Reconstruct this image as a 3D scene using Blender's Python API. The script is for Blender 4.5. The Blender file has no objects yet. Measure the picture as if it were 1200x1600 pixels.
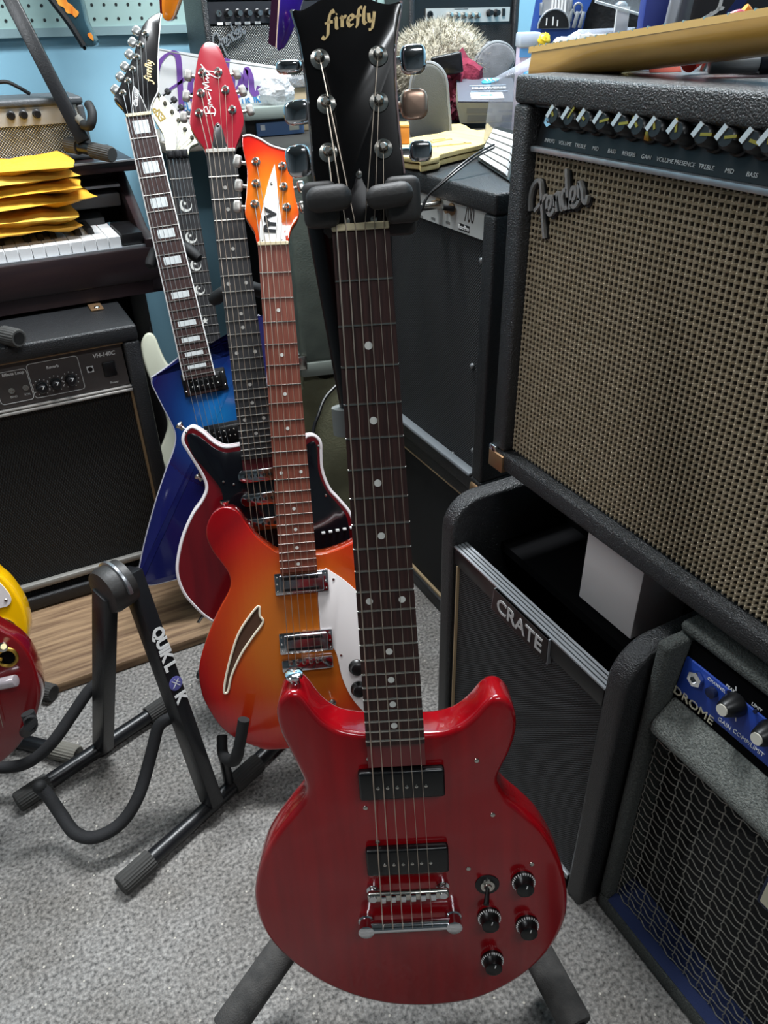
import bpy, bmesh, math, random
from mathutils import Vector, Matrix
random.seed(7)
S = bpy.context.scene
COL = S.collection

# ------------------------------------------------------------------ camera
F_PX = 1180.0; PITCH = math.radians(33); ROLL = math.radians(1.5); CAMH = 1.05
CAM = Vector((0, 0, CAMH))
YAW = math.radians(27)                                       # the camera looks obliquely into the room corner
_R0 = Vector((math.cos(YAW), -math.sin(YAW), 0)); _H0 = Vector((math.sin(YAW), math.cos(YAW), 0))
_F = _H0 * math.cos(PITCH) + Vector((0, 0, -math.sin(PITCH)))
_U0 = _H0 * math.sin(PITCH) + Vector((0, 0, math.cos(PITCH)))
_R = _R0 * math.cos(ROLL) - _U0 * math.sin(ROLL)
_U = _R0 * math.sin(ROLL) + _U0 * math.cos(ROLL)
cd = bpy.data.cameras.new('camera'); cam = bpy.data.objects.new('camera', cd); COL.objects.link(cam)
cd.sensor_fit = 'VERTICAL'; cd.sensor_height = 36; cd.lens = F_PX / 1600 * 36; cd.clip_start = .02
Mc = Matrix.Identity(4)
for i in range(3):
    Mc[i][0], Mc[i][1], Mc[i][2], Mc[i][3] = _R[i], _U[i], -_F[i], CAM[i]
cam.matrix_world = Mc
S.camera = cam

# ------------------------------------------------------------------ light and exposure
S.view_settings.view_transform = 'Standard'; S.view_settings.look = 'None'
S.view_settings.exposure = 0.45; S.view_settings.gamma = 1; S.view_settings.use_curve_mapping = False
W = bpy.data.worlds.new('world'); S.world = W; W.use_nodes = True
W.node_tree.nodes['Background'].inputs[0].default_value = (.62, .68, .75, 1)
W.node_tree.nodes['Background'].inputs[1].default_value = .12
E1 = Vector((1, 0, 0)); E2 = Vector((0, 1, 0)); UP = Vector((0, 0, 1))
def RM(a, b, h): return E1 * a + E2 * b + UP * h            # room coordinates: along back wall, into back wall, height
LAMPS = [(.72, 1.28, 64), (-1.05, 1.0, 14), (.35, -.75, 14)]  # last one is an added fill light behind the camera, no known fixture
for a, b, w in LAMPS:
    l = bpy.data.lights.new('tube_or_fill_light', 'AREA'); l.shape = 'RECTANGLE'; l.size = 1.15; l.size_y = .22
    l.energy = w; l.color = (.93, .97, 1.0)
    o = bpy.data.objects.new('tube_or_fill_light', l); COL.objects.link(o)
    o.location = RM(a, b, 2.36)

# ------------------------------------------------------------------ pixel helpers
def ray(px, py):
    return _F + _R * ((px - 600) / F_PX) + _U * ((800 - py) / F_PX)
def P(px, py, z): return CAM + ray(px, py) * z
def PZ(px, py, h):
    d = ray(px, py); return CAM + d * ((h - CAMH) / d.z)
def PA(px, py, a):
    d = ray(px, py); return CAM + d * (a / d.dot(E1))
def PB(px, py, b):
    d = ray(px, py); return CAM + d * (b / d.dot(E2))
def hit(px, py, p0, n):
    d = ray(px, py); return CAM + d * ((p0 - CAM).dot(n) / d.dot(n))

class Fr:
    """local frame: X right, Y up, Z towards the viewer"""
    def __init__(s, o, X, Y, Z=None):
        s.o = Vector(o); s.X = Vector(X).normalized(); s.Y = Vector(Y).normalized()
        s.Z = Vector(Z).normalized() if Z is not None else s.X.cross(s.Y).normalized()
        s.M = Matrix.Identity(4)
        for i in range(3):
            s.M[i][0], s.M[i][1], s.M[i][2], s.M[i][3] = s.X[i], s.Y[i], s.Z[i], s.o[i]
    def w(s, u, v, w=0): return s.o + s.X * u + s.Y * v + s.Z * w
    def l(s, p):
        q = p - s.o; return Vector((q.dot(s.X), q.dot(s.Y), q.dot(s.Z)))
    def pix(s, px, py, w=0): return s.l(hit(px, py, s.o + s.Z * w, s.Z))
def FR_right(a, b, h): return Fr(RM(a, b, h), -E2, UP)      # things that face the left (towards -E1)
def FR_back(a, b, h): return Fr(RM(a, b, h), E1, UP)        # things that face the camera (towards -E2)

# ------------------------------------------------------------------ mesh helpers
def cr(pts, n=6, closed=True):
    """Catmull-Rom through points"""
    P_ = [Vector(p) for p in pts]; out = []; m = len(P_)
    for i in range(m if closed else m - 1):
        if closed: a, b, c, d = P_[(i-1) % m], P_[i], P_[(i+1) % m], P_[(i+2) % m]
        else: a, b, c, d = P_[max(i-1, 0)], P_[i], P_[i+1], P_[min(i+2, m-1)]
        for k in range(n):
            t = k / n
            out.append(.5 * ((2*b) + (c-a)*t + (2*a-5*b+4*c-d)*t*t + (3*b-a-3*c+d)*t**3))
    if not closed: out.append(P_[-1])
    return out

class MB:
    def __init__(s): s.v = []; s.f = []
    def add(s, vs, fs):
        k = len(s.v); s.v += [tuple(v) for v in vs]; s.f += [tuple(i + k for i in f) for f in fs]; return s
    def box(s, x0, x1, y0, y1, z0, z1, M=None):
        vs = [Vector((x, y, z)) for x in (x0, x1) for y in (y0, y1) for z in (z0, z1)]
        if M is not None: vs = [M @ v for v in vs]
        return s.add(vs, [(0,1,3,2), (4,6,7,5), (0,4,5,1), (2,3,7,6), (0,2,6,4), (1,5,7,3)])
    def hexa(s, b, t):            # two quads (4 points each)
        return s.add(list(b) + list(t), [(3,2,1,0), (4,5,6,7), (0,1,5,4), (1,2,6,5), (2,3,7,6), (3,0,4,7)])
    def ring(s, c, ax, r, n, ref=None):
        ax = Vector(ax).normalized(); ref = ref or (Vector((0,0,1)) if abs(ax.z) < .9 else Vector((1,0,0)))
        u = ax.cross(ref).normalized(); w = ax.cross(u)
        return [Vector(c) + (u*math.cos(2*math.pi*k/n) + w*math.sin(2*math.pi*k/n)) * r for k in range(n)]
    def loft(s, rings, caps=True):
        n = len(rings[0]); vs = [p for r in rings for p in r]; fs = []
        for i in range(len(rings)-1):
            for k in range(n):
                fs.append((i*n+k, i*n+(k+1) % n, (i+1)*n+(k+1) % n, (i+1)*n+k))
        if caps: fs += [tuple(range(n))[::-1], tuple((len(rings)-1)*n+k for k in range(n))]
        return s.add(vs, fs)
    def cyl(s, p0, p1, r0, r1=None, n=16):
        p0, p1 = Vector(p0), Vector(p1); r1 = r0 if r1 is None else r1
        return s.loft([s.ring(p0, p1-p0, r0, n), s.ring(p1, p1-p0, r1, n)])
    def lathe(s, p0, ax, prof, n=20):      # prof: (distance along axis, radius)
        ax = Vector(ax).normalized()
        return s.loft([s.ring(Vector(p0) + ax*t, ax, max(r, 1e-5), n) for t, r in prof])
    def tube(s, pts, r, n=8, sub=0):
        pts = [Vector(p) for p in pts]
        if sub: pts = cr(pts, sub, False)
        rs = r if isinstance(r, (list, tuple)) else [r]*len(pts)
        if len(rs) != len(pts): rs = [rs[min(len(rs)-1, int(i*len(rs)/len(pts)))] for i in range(len(pts))]
        rings = []; ref = None
        for i, p in enumerate(pts):
            t = (pts[min(i+1, len(pts)-1)] - pts[max(i-1, 0)]).normalized()
            if ref is None:
                ref = Vector((0,0,1)) if abs(t.z) < .9 else Vector((1,0,0))
            u = t.cross(ref).normalized(); w = t.cross(u); ref = -w if False else ref
            ref = u.cross(t).normalized()
            rings.append([p + (u*math.cos(2*math.pi*k/n) + ref*math.sin(2*math.pi*k/n)) * rs[i] for k in range(n)])
        return s.loft(rings)
    def prism(s, pts, nrm, th):            # closed outline of 3D points, extruded by -nrm*th
        nrm = Vector(nrm).normalized(); pts = [Vector(p) for p in pts]; n = len(pts)
        ar = Vector((0,0,0))
        for i in range(n): ar += pts[i].cross(pts[(i+1) % n])
        if ar.dot(nrm) < 0: pts = pts[::-1]
        bk = [p - nrm*th for p in pts]
        fs = [tuple(range(n)), tuple(range(n, 2*n))[::-1]] + [(n+i, n+(i+1) % n, (i+1) % n, i) for i in range(n)]
        return s.add(pts + bk, fs)
    def sph(s, c, r, n=12, m=8):
        c = Vector(c); r = Vector(r) if not isinstance(r, (int, float)) else Vector((r, r, r)); rings = []
        for j in range(m+1):
            t = math.pi*(j/m); q = max(math.sin(t), 1e-4)
            rings.append([c + Vector((r.x*q*math.cos(2*math.pi*k/n), r.y*q*math.sin(2*math.pi*k/n), -r.z*math.cos(t))) for k in range(n)])
        return s.loft(rings)
    def ribbon(s, pts, wd, th, nib=None, sub=5):   # flat stroke in the XY plane with thickness th
        pts = cr([Vector((p[0], p[1], 0)) for p in pts], sub, False); L = []; R_ = []
        for i, p in enumerate(pts):
            t = (pts[min(i+1, len(pts)-1)] - pts[max(i-1, 0)])
            if t.length < 1e-9: t = Vector((1, 0, 0))
            t.normalize(); nn = Vector((-t.y, t.x, 0)); ww = wd
            if nib is not None: ww = wd*(.28 + .72*abs(math.sin(math.atan2(t.y, t.x) - nib)))
            L.append(p + nn*ww/2); R_.append(p - nn*ww/2)
        for i in range(len(pts)-1):
            b = [R_[i], R_[i+1], L[i+1], L[i]]
            s.hexa(b, [q + Vector((0, 0, th)) for q in b])
        return s
    def xf(s, M, k=0):
        s.v = s.v[:k] + [tuple(M @ Vector(v)) for v in s.v[k:]]; return s
    def mesh(s, name, bevel=0, seg=2, ang=35, smooth=40, bang=None):
        me = bpy.data.meshes.new(name); me.from_pydata([tuple(v) for v in s.v], [], s.f)
        bm = bmesh.new(); bm.from_mesh(me)
        bmesh.ops.recalc_face_normals(bm, faces=bm.faces)
        if bevel:
            ed = [e for e in bm.edges if len(e.link_faces) == 2 and e.calc_face_angle(0) > math.radians(bang or ang)]
            bmesh.ops.bevel(bm, geom=ed, offset=bevel, segments=seg, profile=.5, affect='EDGES', clamp_overlap=True)
        for f in bm.faces: f.smooth = bool(smooth) and len(f.verts) < 9
        bm.to_mesh(me); bm.free()
        if smooth:
            try: me.set_sharp_from_angle(angle=math.radians(smooth))
            except Exception: pass
        return me
    def build(s, name, mat, parent=None, **kw):
        return link(name, s.mesh(name, **kw), mat, parent)
def link(name, me, mat, parent=None):
    o = bpy.data.objects.new(name, me); COL.objects.link(o)
    if mat is not None and not me.materials: me.materials.append(mat)
    if parent is not None: o.parent = parent
    return o
def tag(o, label, cat, group=None, kind=None):
    o['label'] = label; o['category'] = cat
    if group: o['group'] = group
    if kind: o['kind'] = kind
    return o
def thing(name, label, cat, fr, group=None):
    o = bpy.data.objects.new(name, None); COL.objects.link(o); o.empty_display_size = .05
    o.matrix_world = fr.M; return tag(o, label, cat, group)
def struct(o): o['kind'] = 'structure'; return o
FW = Fr((0,0,0), (1,0,0), (0,1,0))
def frame_at(p): return Fr(p, (1,0,0), (0,1,0))
def inst(name, me, parent, M=None):
    o = bpy.data.objects.new(name, me); COL.objects.link(o); o.parent = parent
    if M is not None: o.matrix_local = M
    return o
def text(name, body, size, mat, parent, M, ext=.0004, shear=0, sx=1, sp=1, off=0):
    c = bpy.data.curves.new(name, 'FONT'); c.body = body; c.size = size; c.extrude = ext; c.shear = shear
    c.align_x = 'CENTER'; c.align_y = 'CENTER'; c.space_character = sp; c.offset = off; c.resolution_u = 3
    t = bpy.data.objects.new(name, c); COL.objects.link(t)
    me = bpy.data.meshes.new_from_object(t.evaluated_get(bpy.context.evaluated_depsgraph_get()))
    bpy.data.objects.remove(t); bpy.data.curves.remove(c); me.name = name; me.materials.clear()
    me.transform(Matrix.Diagonal((sx, 1, 1, 1)))
    o = link(name, me, mat, parent); o.matrix_local = M
    return o
def T(u, v, w=0, rz=0): return Matrix.Translation((u, v, w)) @ Matrix.Rotation(math.radians(rz), 4, 'Z')

# ------------------------------------------------------------------ materials
def lin(h):
    h = h.lstrip('#'); r = [int(h[i:i+2], 16)/255 for i in (0, 2, 4)]
    return tuple(c/12.92 if c <= .04045 else ((c+.055)/1.055)**2.4 for c in r) + (1,)
MATS = {}
def mat(name, col, rough=.5, metal=0, bump=0, bscale=200, bkind='noise', col2=None, cscale=20, coat=0, spec=.5, alpha=1, trans=0, detail=3, emit=0, sheen=0, cramp=(.35, .65), bdist=.002, stretch=None):
    if name in MATS: return MATS[name]
    m = bpy.data.materials.new(name); m.use_nodes = True; nt = m.node_tree; b = nt.nodes['Principled BSDF']
    c = lin(col) if isinstance(col, str) else col
    b.inputs['Base Color'].default_value = c; b.inputs['Roughness'].default_value = rough; b.inputs['Metallic'].default_value = metal
    b.inputs['Coat Weight'].default_value = coat; b.inputs['Coat Roughness'].default_value = .06
    b.inputs['Specular IOR Level'].default_value = spec; b.inputs['Alpha'].default_value = alpha
    b.inputs['Transmission Weight'].default_value = trans
    if sheen: b.inputs['Sheen Weight'].default_value = sheen
    if emit: b.inputs['Emission Color'].default_value = c; b.inputs['Emission Strength'].default_value = emit
    tc = nt.nodes.new('ShaderNodeTexCoord'); vec = tc.outputs['Object']
    if stretch:
        mp = nt.nodes.new('ShaderNodeMapping'); mp.inputs['Scale'].default_value = stretch
        nt.links.new(vec, mp.inputs[0]); vec = mp.outputs[0]
    if col2:
        n = nt.nodes.new('ShaderNodeTexNoise'); n.inputs['Scale'].default_value = cscale; n.inputs['Detail'].default_value = detail
        r = nt.nodes.new('ShaderNodeValToRGB'); r.color_ramp.elements[0].color = c; r.color_ramp.elements[1].color = lin(col2)
        r.color_ramp.elements[0].position, r.color_ramp.elements[1].position = cramp
        nt.links.new(vec, n.inputs['Vector']); nt.links.new(n.outputs['Fac'], r.inputs[0]); nt.links.new(r.outputs[0], b.inputs['Base Color'])
    if bump:
        if bkind == 'noise':
            n = nt.nodes.new('ShaderNodeTexNoise'); n.inputs['Detail'].default_value = 4; out = n.outputs['Fac']
        else:
            n = nt.nodes.new('ShaderNodeTexVoronoi'); out = n.outputs['Distance']
        n.inputs['Scale'].default_value = bscale; nt.links.new(vec, n.inputs['Vector'])
        bp = nt.nodes.new('ShaderNodeBump'); bp.inputs['Strength'].default_value = bump; bp.inputs['Distance'].default_value = bdist
        nt.links.new(out, bp.inputs['Height']); nt.links.new(bp.outputs[0], b.inputs['Normal'])
    MATS[name] = m; return m
def weave(name, dark, light, pitch, rough=.7, axis=('X', 'Y'), bump=.6, pitchy=None):
    """fine woven grille cloth: two crossed waves in object space"""
    m = bpy.data.materials.new(name); m.use_nodes = True; nt = m.node_tree; b = nt.nodes['Principled BSDF']; N = nt.nodes.new; K = nt.links.new
    tc = N('ShaderNodeTexCoord'); sp = N('ShaderNodeSeparateXYZ'); K(tc.outputs['Object'], sp.inputs[0])
    def tri(ax, off=None):
        q = N('ShaderNodeMath'); q.operation = 'MULTIPLY'; q.inputs[1].default_value = 2*math.pi/(off or pitch); K(sp.outputs[ax], q.inputs[0])
        s = N('ShaderNodeMath'); s.operation = 'SINE'; K(q.outputs[0], s.inputs[0]); return s.outputs[0]
    a, c = tri(axis[0]), tri(axis[1], pitchy)
    mu = N('ShaderNodeMath'); mu.operation = 'MULTIPLY'; K(a, mu.inputs[0]); K(c, mu.inputs[1])
    r = N('ShaderNodeValToRGB'); r.color_ramp.elements[0].position = .15; r.color_ramp.elements[1].position = .75
    r.color_ramp.elements[0].color = lin(dark); r.color_ramp.elements[1].color = lin(light)
    K(mu.outputs[0], r.inputs[0]); K(r.outputs[0], b.inputs['Base Color']); b.inputs['Roughness'].default_value = rough
    bp = N('ShaderNodeBump'); bp.inputs['Strength'].default_value = bump; bp.inputs['Distance'].default_value = .001
    K(mu.outputs[0], bp.inputs['Height']); K(bp.outputs[0], b.inputs['Normal'])
    MATS[name] = m; return m
def burst(name, cols, cx, cy, rx, ry, rough=.12, coat=1, grain=.25):
    """finish that goes from the middle of a body to its rim in object space"""
    m = bpy.data.materials.new(name); m.use_nodes = True; nt = m.node_tree; b = nt.nodes['Principled BSDF']; N = nt.nodes.new; K = nt.links.new
    tc = N('ShaderNodeTexCoord'); mp = N('ShaderNodeMapping'); mp.vector_type = 'POINT'
    mp.inputs['Location'].default_value = (-cx/rx, -cy/ry, 0); mp.inputs['Scale'].default_value = (1/rx, 1/ry, 0)
    K(tc.outputs['Object'], mp.inputs[0])
    ln = N('ShaderNodeVectorMath'); ln.operation = 'LENGTH'; K(mp.outputs[0], ln.inputs[0])
    no = N('ShaderNodeTexNoise'); no.inputs['Scale'].default_value = 1
    mp2 = N('ShaderNodeMapping'); mp2.inputs['Scale'].default_value = (260, 9, 9); K(tc.outputs['Object'], mp2.inputs[0]); K(mp2.outputs[0], no.inputs['Vector'])
    ad = N('ShaderNodeMath'); ad.operation = 'MULTIPLY_ADD'; ad.inputs[1].default_value = grain*.25; K(no.outputs['Fac'], ad.inputs[0]); K(ln.outputs['Value'], ad.inputs[2])
    r = N('ShaderNodeValToRGB'); e = r.color_ramp.elements
    e[0].position, e[0].color = cols[0][0], lin(cols[0][1]); e[1].position, e[1].color = cols[-1][0], lin(cols[-1][1])
    for p_, c_ in cols[1:-1]: x = e.new(p_); x.color = lin(c_)
    K(ad.outputs[0], r.inputs[0]); K(r.outputs[0], b.inputs['Base Color'])
    b.inputs['Roughness'].default_value = rough; b.inputs['Coat Weight'].default_value = coat; b.inputs['Coat Roughness'].default_value = .05
    MATS[name] = m; return m

TOLEX = mat('black_tolex', '#141517', .32, bump=1, bscale=520, bdist=.0024, spec=.8)
TOLEXG = mat('grey_black_tolex', '#1d1e20', .42, bump=.9, bscale=460, bdist=.0016)
BLACK = mat('black_plastic', '#0d0d0f', .38)
BLACKM = mat('black_matte', '#060607', .95, spec=.08)
BLKMET = mat('black_painted_steel', '#17181b', .33, bump=.15, bscale=300)
RUBBER = mat('ribbed_rubber', '#3a3937', .75)
FOAM = mat('grey_foam', '#3b3a39', .95, bump=.6, bscale=600, col2='#4a4846', cscale=60)
CHROME = mat('chrome', '#d9dadd', .1, 1)
NICKEL = mat('nickel', '#c9c5bd', .22, 1)
STRING = mat('string_wire', '#c9b9a8', .35, .85)
GOLD = mat('gold', '#c8a04a', .3, 1)
BONE = mat('bone_nut', '#e6d6b0', .5)
WHITE = mat('white_plastic', '#f1f0ee', .35)
PRINTW = mat('white_print', '#e4e4e2', .6)
PEARL = mat('pearl_inlay', '#dcdcd6', .3)
SILVER = mat('silver_trim', '#aeb2b6', .35, .7)
ALU = mat('brushed_panel', '#b8b8b4', .38, .35)
BRASSY = mat('worn_brass', '#9a7a5a', .45, .8)
ROSE = mat('rosewood', '#3d211d', .55, col2='#26110f', cscale=1, stretch=(420, 12, 420))
ROSEL = mat('light_rosewood', '#8a4a38', .5, col2='#6f3527', cscale=1, stretch=(420, 12, 420))
EBONY = mat('ebony', '#2c2b2d', .5, col2='#1a1a1c', cscale=1, stretch=(420, 12, 420))
CREAM = mat('cream', '#ead9a6', .5)

# ================================================================== THE ROOM
A0, A1, B0, B1, HC = -1.9, 1.75, -2.2, 2.02, 2.42
def carpet():
    m = bpy.data.materials.new('grey_carpet'); m.use_nodes = True; nt = m.node_tree; b = nt.nodes['Principled BSDF']; N = nt.nodes.new; K = nt.links.new
    tc = N('ShaderNodeTexCoord')
    def noise(sc, d=3):
        n = N('ShaderNodeTexNoise'); n.inputs['Scale'].default_value = sc; n.inputs['Detail'].default_value = d; K(tc.outputs['Object'], n.inputs['Vector']); return n.outputs['Fac']
    r = N('ShaderNodeValToRGB'); e = r.color_ramp.elements; e[0].position = .3; e[0].color = lin('#5b5a59'); e[1].position = .72; e[1].color = lin('#b5b2ae')
    K(noise(190, 5), r.inputs[0])
    r2 = N('ShaderNodeValToRGB'); f = r2.color_ramp.elements; f[0].position = .35; f[0].color = lin('#cfcbc6'); f[1].position = .65; f[1].color = lin('#ffffff')
    K(noise(6, 4), r2.inputs[0])
    mx = N('ShaderNodeMix'); mx.data_type = 'RGBA'; mx.blend_type = 'MULTIPLY'; mx.inputs[0].default_value = .75
    K(r.outputs[0], mx.inputs[6]); K(r2.outputs[0], mx.inputs[7])
    # pale lint flecks
    v = N('ShaderNodeTexVoronoi'); v.inputs['Scale'].default_value = 55; v.inputs['Randomness'].default_value = 1; K(tc.outputs['Object'], v.inputs['Vector'])
    lt = N('ShaderNodeMath'); lt.operation = 'LESS_THAN'; lt.inputs[1].default_value = .085; K(v.outputs['Distance'], lt.inputs[0])
    mx2 = N('ShaderNodeMix'); mx2.data_type = 'RGBA'; K(lt.outputs[0], mx2.inputs[0]); K(mx.outputs[2], mx2.inputs[6]); mx2.inputs[7].default_value = lin('#c9c3b8')
    K(mx2.outputs[2], b.inputs['Base Color']); b.inputs['Roughness'].default_value = .95; b.inputs['Specular IOR Level'].default_value = .1
    bp = N('ShaderNodeBump'); bp.inputs['Strength'].default_value = .9; bp.inputs['Distance'].default_value = .004; K(noise(240, 4), bp.inputs['Height']); K(bp.outputs[0], b.inputs['Normal'])
    return m
CARPET = carpet()
BLUEW = mat('pale_blue_paint', '#86b6cc', .6, col2='#8bbacf', cscale=2, bump=.08, bscale=60)
PEG = mat('pegboard_green', '#9cb8b4', .6, col2='#8faba8', cscale=6)
ROOMW = mat('plain_wall', '#5d6264', .8)
CEIL = mat('ceiling_grey', '#6f6f6d', .9)
def slab(name, a0, a1, b0, b1, h0, h1, m):
    mb = MB(); vs = [RM(a, b, h) for a in (a0, a1) for b in (b0, b1) for h in (h0, h1)]
    mb.add(vs, [(0,1,3,2), (4,6,7,5), (0,4,5,1), (2,3,7,6), (0,2,6,4), (1,5,7,3)])
    return struct(mb.build(name, m, smooth=0))
slab('floor', A0, A1, B0, B1, -.05, 0, CARPET)
slab('wall_back', A0, A1, B1, B1+.1, 0, HC, BLUEW)
slab('wall_right', A1, A1+.1, B0, B1+.1, 0, HC, BLUEW)
slab('wall_left', A0-.1, A0, B0, B1+.1, 0, HC, ROOMW)
slab('wall_front', A0-.1, A1+.1, B0-.1, B0, 0, HC, ROOMW)
slab('ceiling', A0-.1, A1+.1, B0-.1, B1+.1, HC, HC+.08, CEIL)
for a, b, w in LAMPS:
    fr = Fr(RM(a, b, HC), E1, E2)
    t = thing('ceiling_or_fill_light', 'long white ceiling light fitting ' + ('above the work bench' if a == .72 else 'above the piano' if a < 0 else 'added behind the camera as unseen fill light'), 'light', fr, 'ceiling lights')
    MB().box(-.62, .62, -.14, .14, -.045, -.002).build('housing', WHITE, t, bevel=.01)
# pegboard with real holes shown as small dark sunken discs
fr = FR_back(-.35, B1-.001, 1.05)
t = thing('pegboard', 'pale green perforated pegboard panel high on the blue wall', 'pegboard', fr)
MB().box(0, 1.5, 0, .75, 0, .006).build('board', PEG, t)
HOLE = mat('peg_hole', '#1d2324', .9)
mh = MB().cyl((0, 0, .0045), (0, 0, .0066), .0032, n=8).mesh('hole'); mh.materials.append(HOLE)
for j in range(4):
    for i in range(58):
        inst('hole', mh, t, Matrix.Translation((.02 + i*.0254, .018 + j*.0254, 0)))
tr = MB().box(0, 1.5, -.012, .004, 0, .012).build('edge_strip', mat('strip_grey', '#7d969b', .6), t)

# ================================================================== AMPLIFIERS
def shell(fr, t, Wd, Ht, Dp, th, m, bev=.008, rec=.02, back=True, dz=0):
    mb = MB()
    mb.box(0, Wd, Ht-th, Ht, -Dp, 0); mb.box(0, Wd, 0, th, -Dp, 0)
    mb.box(0, th, th, Ht-th, -Dp, 0); mb.box(Wd-th, Wd, th, Ht-th, -Dp, 0)
    mb.box(th, Wd-th, th, Ht-th, -Dp, -Dp+.01)
    return mb.build('cabinet', m, t, bevel=bev, seg=3)
def knob_mesh(name, r, h, mats, pointer=True, skirt=0):
    mb = MB()
    if skirt: mb.lathe((0,0,0), (0,0,1), [(0, skirt), (.002, skirt*.95)], 20)
    mb.lathe((0,0,0), (0,0,1), [(0, r), (h*.8, r*.9), (h, r*.75)], 20)
    return mb.mesh(name)
def stroke_logo(name, strokes, fr_m, scale, wd, th, m, parent, nib=None, shear=0):
    mb = MB()
    for st in strokes:
        mb.ribbon([((x + y*shear)*scale, y*scale) for x, y in st], wd, th, nib)
    o = mb.build(name, m, parent, smooth=0); o.matrix_local = fr_m; return o
_e = [(3.2,1.5),(4.0,1.9),(4.35,2.6),(4.0,3.0),(3.5,2.5),(3.35,1.5),(3.7,1.0),(4.3,1.2),(4.8,1.7)]
FSCRIPT = [
 [(0,2.2),(.3,3.5),(1.0,4.6),(2.0,5.2),(2.65,5.0),(2.7,4.2),(2.45,2.5),(2.2,.4),(2.05,-1.4)],
 [(.9,2.0),(1.8,2.4),(2.7,2.8),(3.4,3.3)],
 [(p[0], p[1]) for p in _e],
 [(4.75,1.6),(5.05,3.0),(5.05,1.1)], [(5.05,2.3),(5.5,3.0),(5.85,2.8),(5.9,1.2),(6.2,1.3)],
 [(7.2,2.9),(6.7,3.1),(6.3,2.4),(6.4,1.3),(6.9,1.2),(7.25,2.2)], [(7.6,5.2),(7.3,3.2),(7.2,1.3),(7.5,1.1)],
 [(p[0]+4.35, p[1]) for p in _e],
 [(9.0,1.5),(9.35,3.3),(9.75,2.5),(9.7,1.4),(10.1,1.0),(10.5,1.7)]]

# ---- big combo with tan woven grille, on top of the right stack
fr = FR_right(.553, .753, .53); BW, BH, BD = .66, .47, .27
t = thing('guitar_amplifier', 'large black combo amplifier with tan woven grille and gold-pointer knobs', 'amplifier', fr)
shell(fr, t, BW, BH, BD, .027, TOLEX, .008)
MB().box(.027, BW-.027, .027, .4, -.03, -.02).build('baffle', mat('baffle_dark', '#4a4034', .9), t)
TAN = mat('tan_grille_yarn', '#c2b299', .6, col2='#a39377', cscale=160, bump=.4, bscale=900)
TAN2 = mat('dark_tan_yarn', '#9a8b74', .7)
mb = MB(); pit = .0068; gx0, gx1, gy0, gy1 = .029, BW-.029, .029, .398
nx = int((gx1-gx0)/pit); ny = int((gy1-gy0)/pit)
for j in range(ny):                                   # flat weft yarns that dive under every other warp
    y = gy0 + (j+.5)*pit; rows = []
    for i in range(2*nx+1):
        x = gx0 + i*pit/2; z = -.0165 + .0021*math.cos(math.pi*i)*(1 if True else 1)
        rows.append([Vector((x, y-.0017, z-.0006)), Vector((x, y+.0017, z-.0006)), Vector((x, y+.0012, z+.0007)), Vector((x, y-.0012, z+.0007))])
    mb.loft(rows, False)
g = mb.build('grille_cloth', TAN, t, smooth=0); g['kind'] = 'stuff'
mb = MB()
for i in range(nx+1):
    x = gx0 + i*pit; mb.box(x-.0009, x+.0009, gy0, gy1, -.0163, -.0148)
g = mb.build('grille_cords', TAN2, t, smooth=0); g['kind'] = 'stuff'
PANELB = mat('black_control_panel', '#121315', .4)
pm = Matrix.Translation((0, .4, -.012)) @ Matrix.Rotation(math.radians(-14), 4, 'X')
pn = MB().box(.028, BW-.028, .004, .062, -.004, 0).build('control_panel', PANELB, t); pn.matrix_local = pm
MB().box(.028, BW-.028, .398, .4035, -.02, -.006).build('panel_trim', SILVER, t, bevel=.001)
MB().box(.028, BW-.028, .441, .4425, -.03, -.008).build('panel_top_trim', mat('dark_trim', '#3a3c3e', .4, .5), t)
kb = MB().lathe((0,0,0), (0,0,1), [(0, .0115), (.003, .0115), (.004, .0098), (.02, .0088), (.022, .007)], 12).mesh('knob'); kb.materials.append(BLACK)
kp = MB().box(-.0012, .0012, -.001, .0105, .004, .0225).box(-.0025, .0025, .0078, .0112, .0, .006).mesh('pointer'); kp.materials.append(GOLD)
kc = MB().box(-.006, .006, .004, .0088, .0195, .023).mesh('knob_cap'); kc.materials.append(mat('knob_silver', '#cfcfcd', .3, .5))
kx = [(858,187),(882,187),(907,187),(933,188),(963,190),(990,193),(1018,193),(1052,195),(1092,200),(1130,203),(1170,206),(1198,210)]
for i, (x, y) in enumerate(kx):
    u = fr.pix(x, y, .006); M = pm @ T(u.x, .032, 0)
    k = inst('knob', kb, t, M); inst('pointer', kp, k, Matrix.Rotation(math.radians([40,-30,60,-75,-80,50,30,20,-85,-80,-100,10][i]), 4, 'Z')); inst('knob_cap', kc, k, Matrix.Rotation(math.radians(60), 4, 'Z'))
for i in range(9):
    k = inst('knob', kb, t, pm @ T(.36 + i*.03, .032)); inst('pointer', kp, k)
jk = MB().lathe((0,0,0), (0,0,1), [(0, .008), (.006, .008), (.006, .0045), (.001, .0045)], 6); u = fr.pix(841, 190, 0)
o = jk.build('input_jack', CHROME, t); o.matrix_local = pm @ T(u.x, .03)
for i, (x, w_) in enumerate([(842,'INPUTS'),(866,'VOLUME'),(890,'TREBLE'),(914,'MID'),(940,'BASS'),(967,'REVERB'),(995,'GAIN'),(1025,'VOLUME'),(1057,'PRESENCE'),(1092,'TREBLE'),(1130,'MID'),(1167,'BASS')]):
    text('panel_lettering', w_, .0052, PRINTW, t, pm @ T(fr.pix(x, 225, 0).x, .010, .0004), .0002)
for x, y in ((1015, 212), (1196, 223)):
    q = fr.pix(x, y, -.004); MB().box(q.x-.003, q.x+.003, q.y-.004, q.y+.004, -.012, .0).build('push_button', GOLD, t, bevel=.001)
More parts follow.
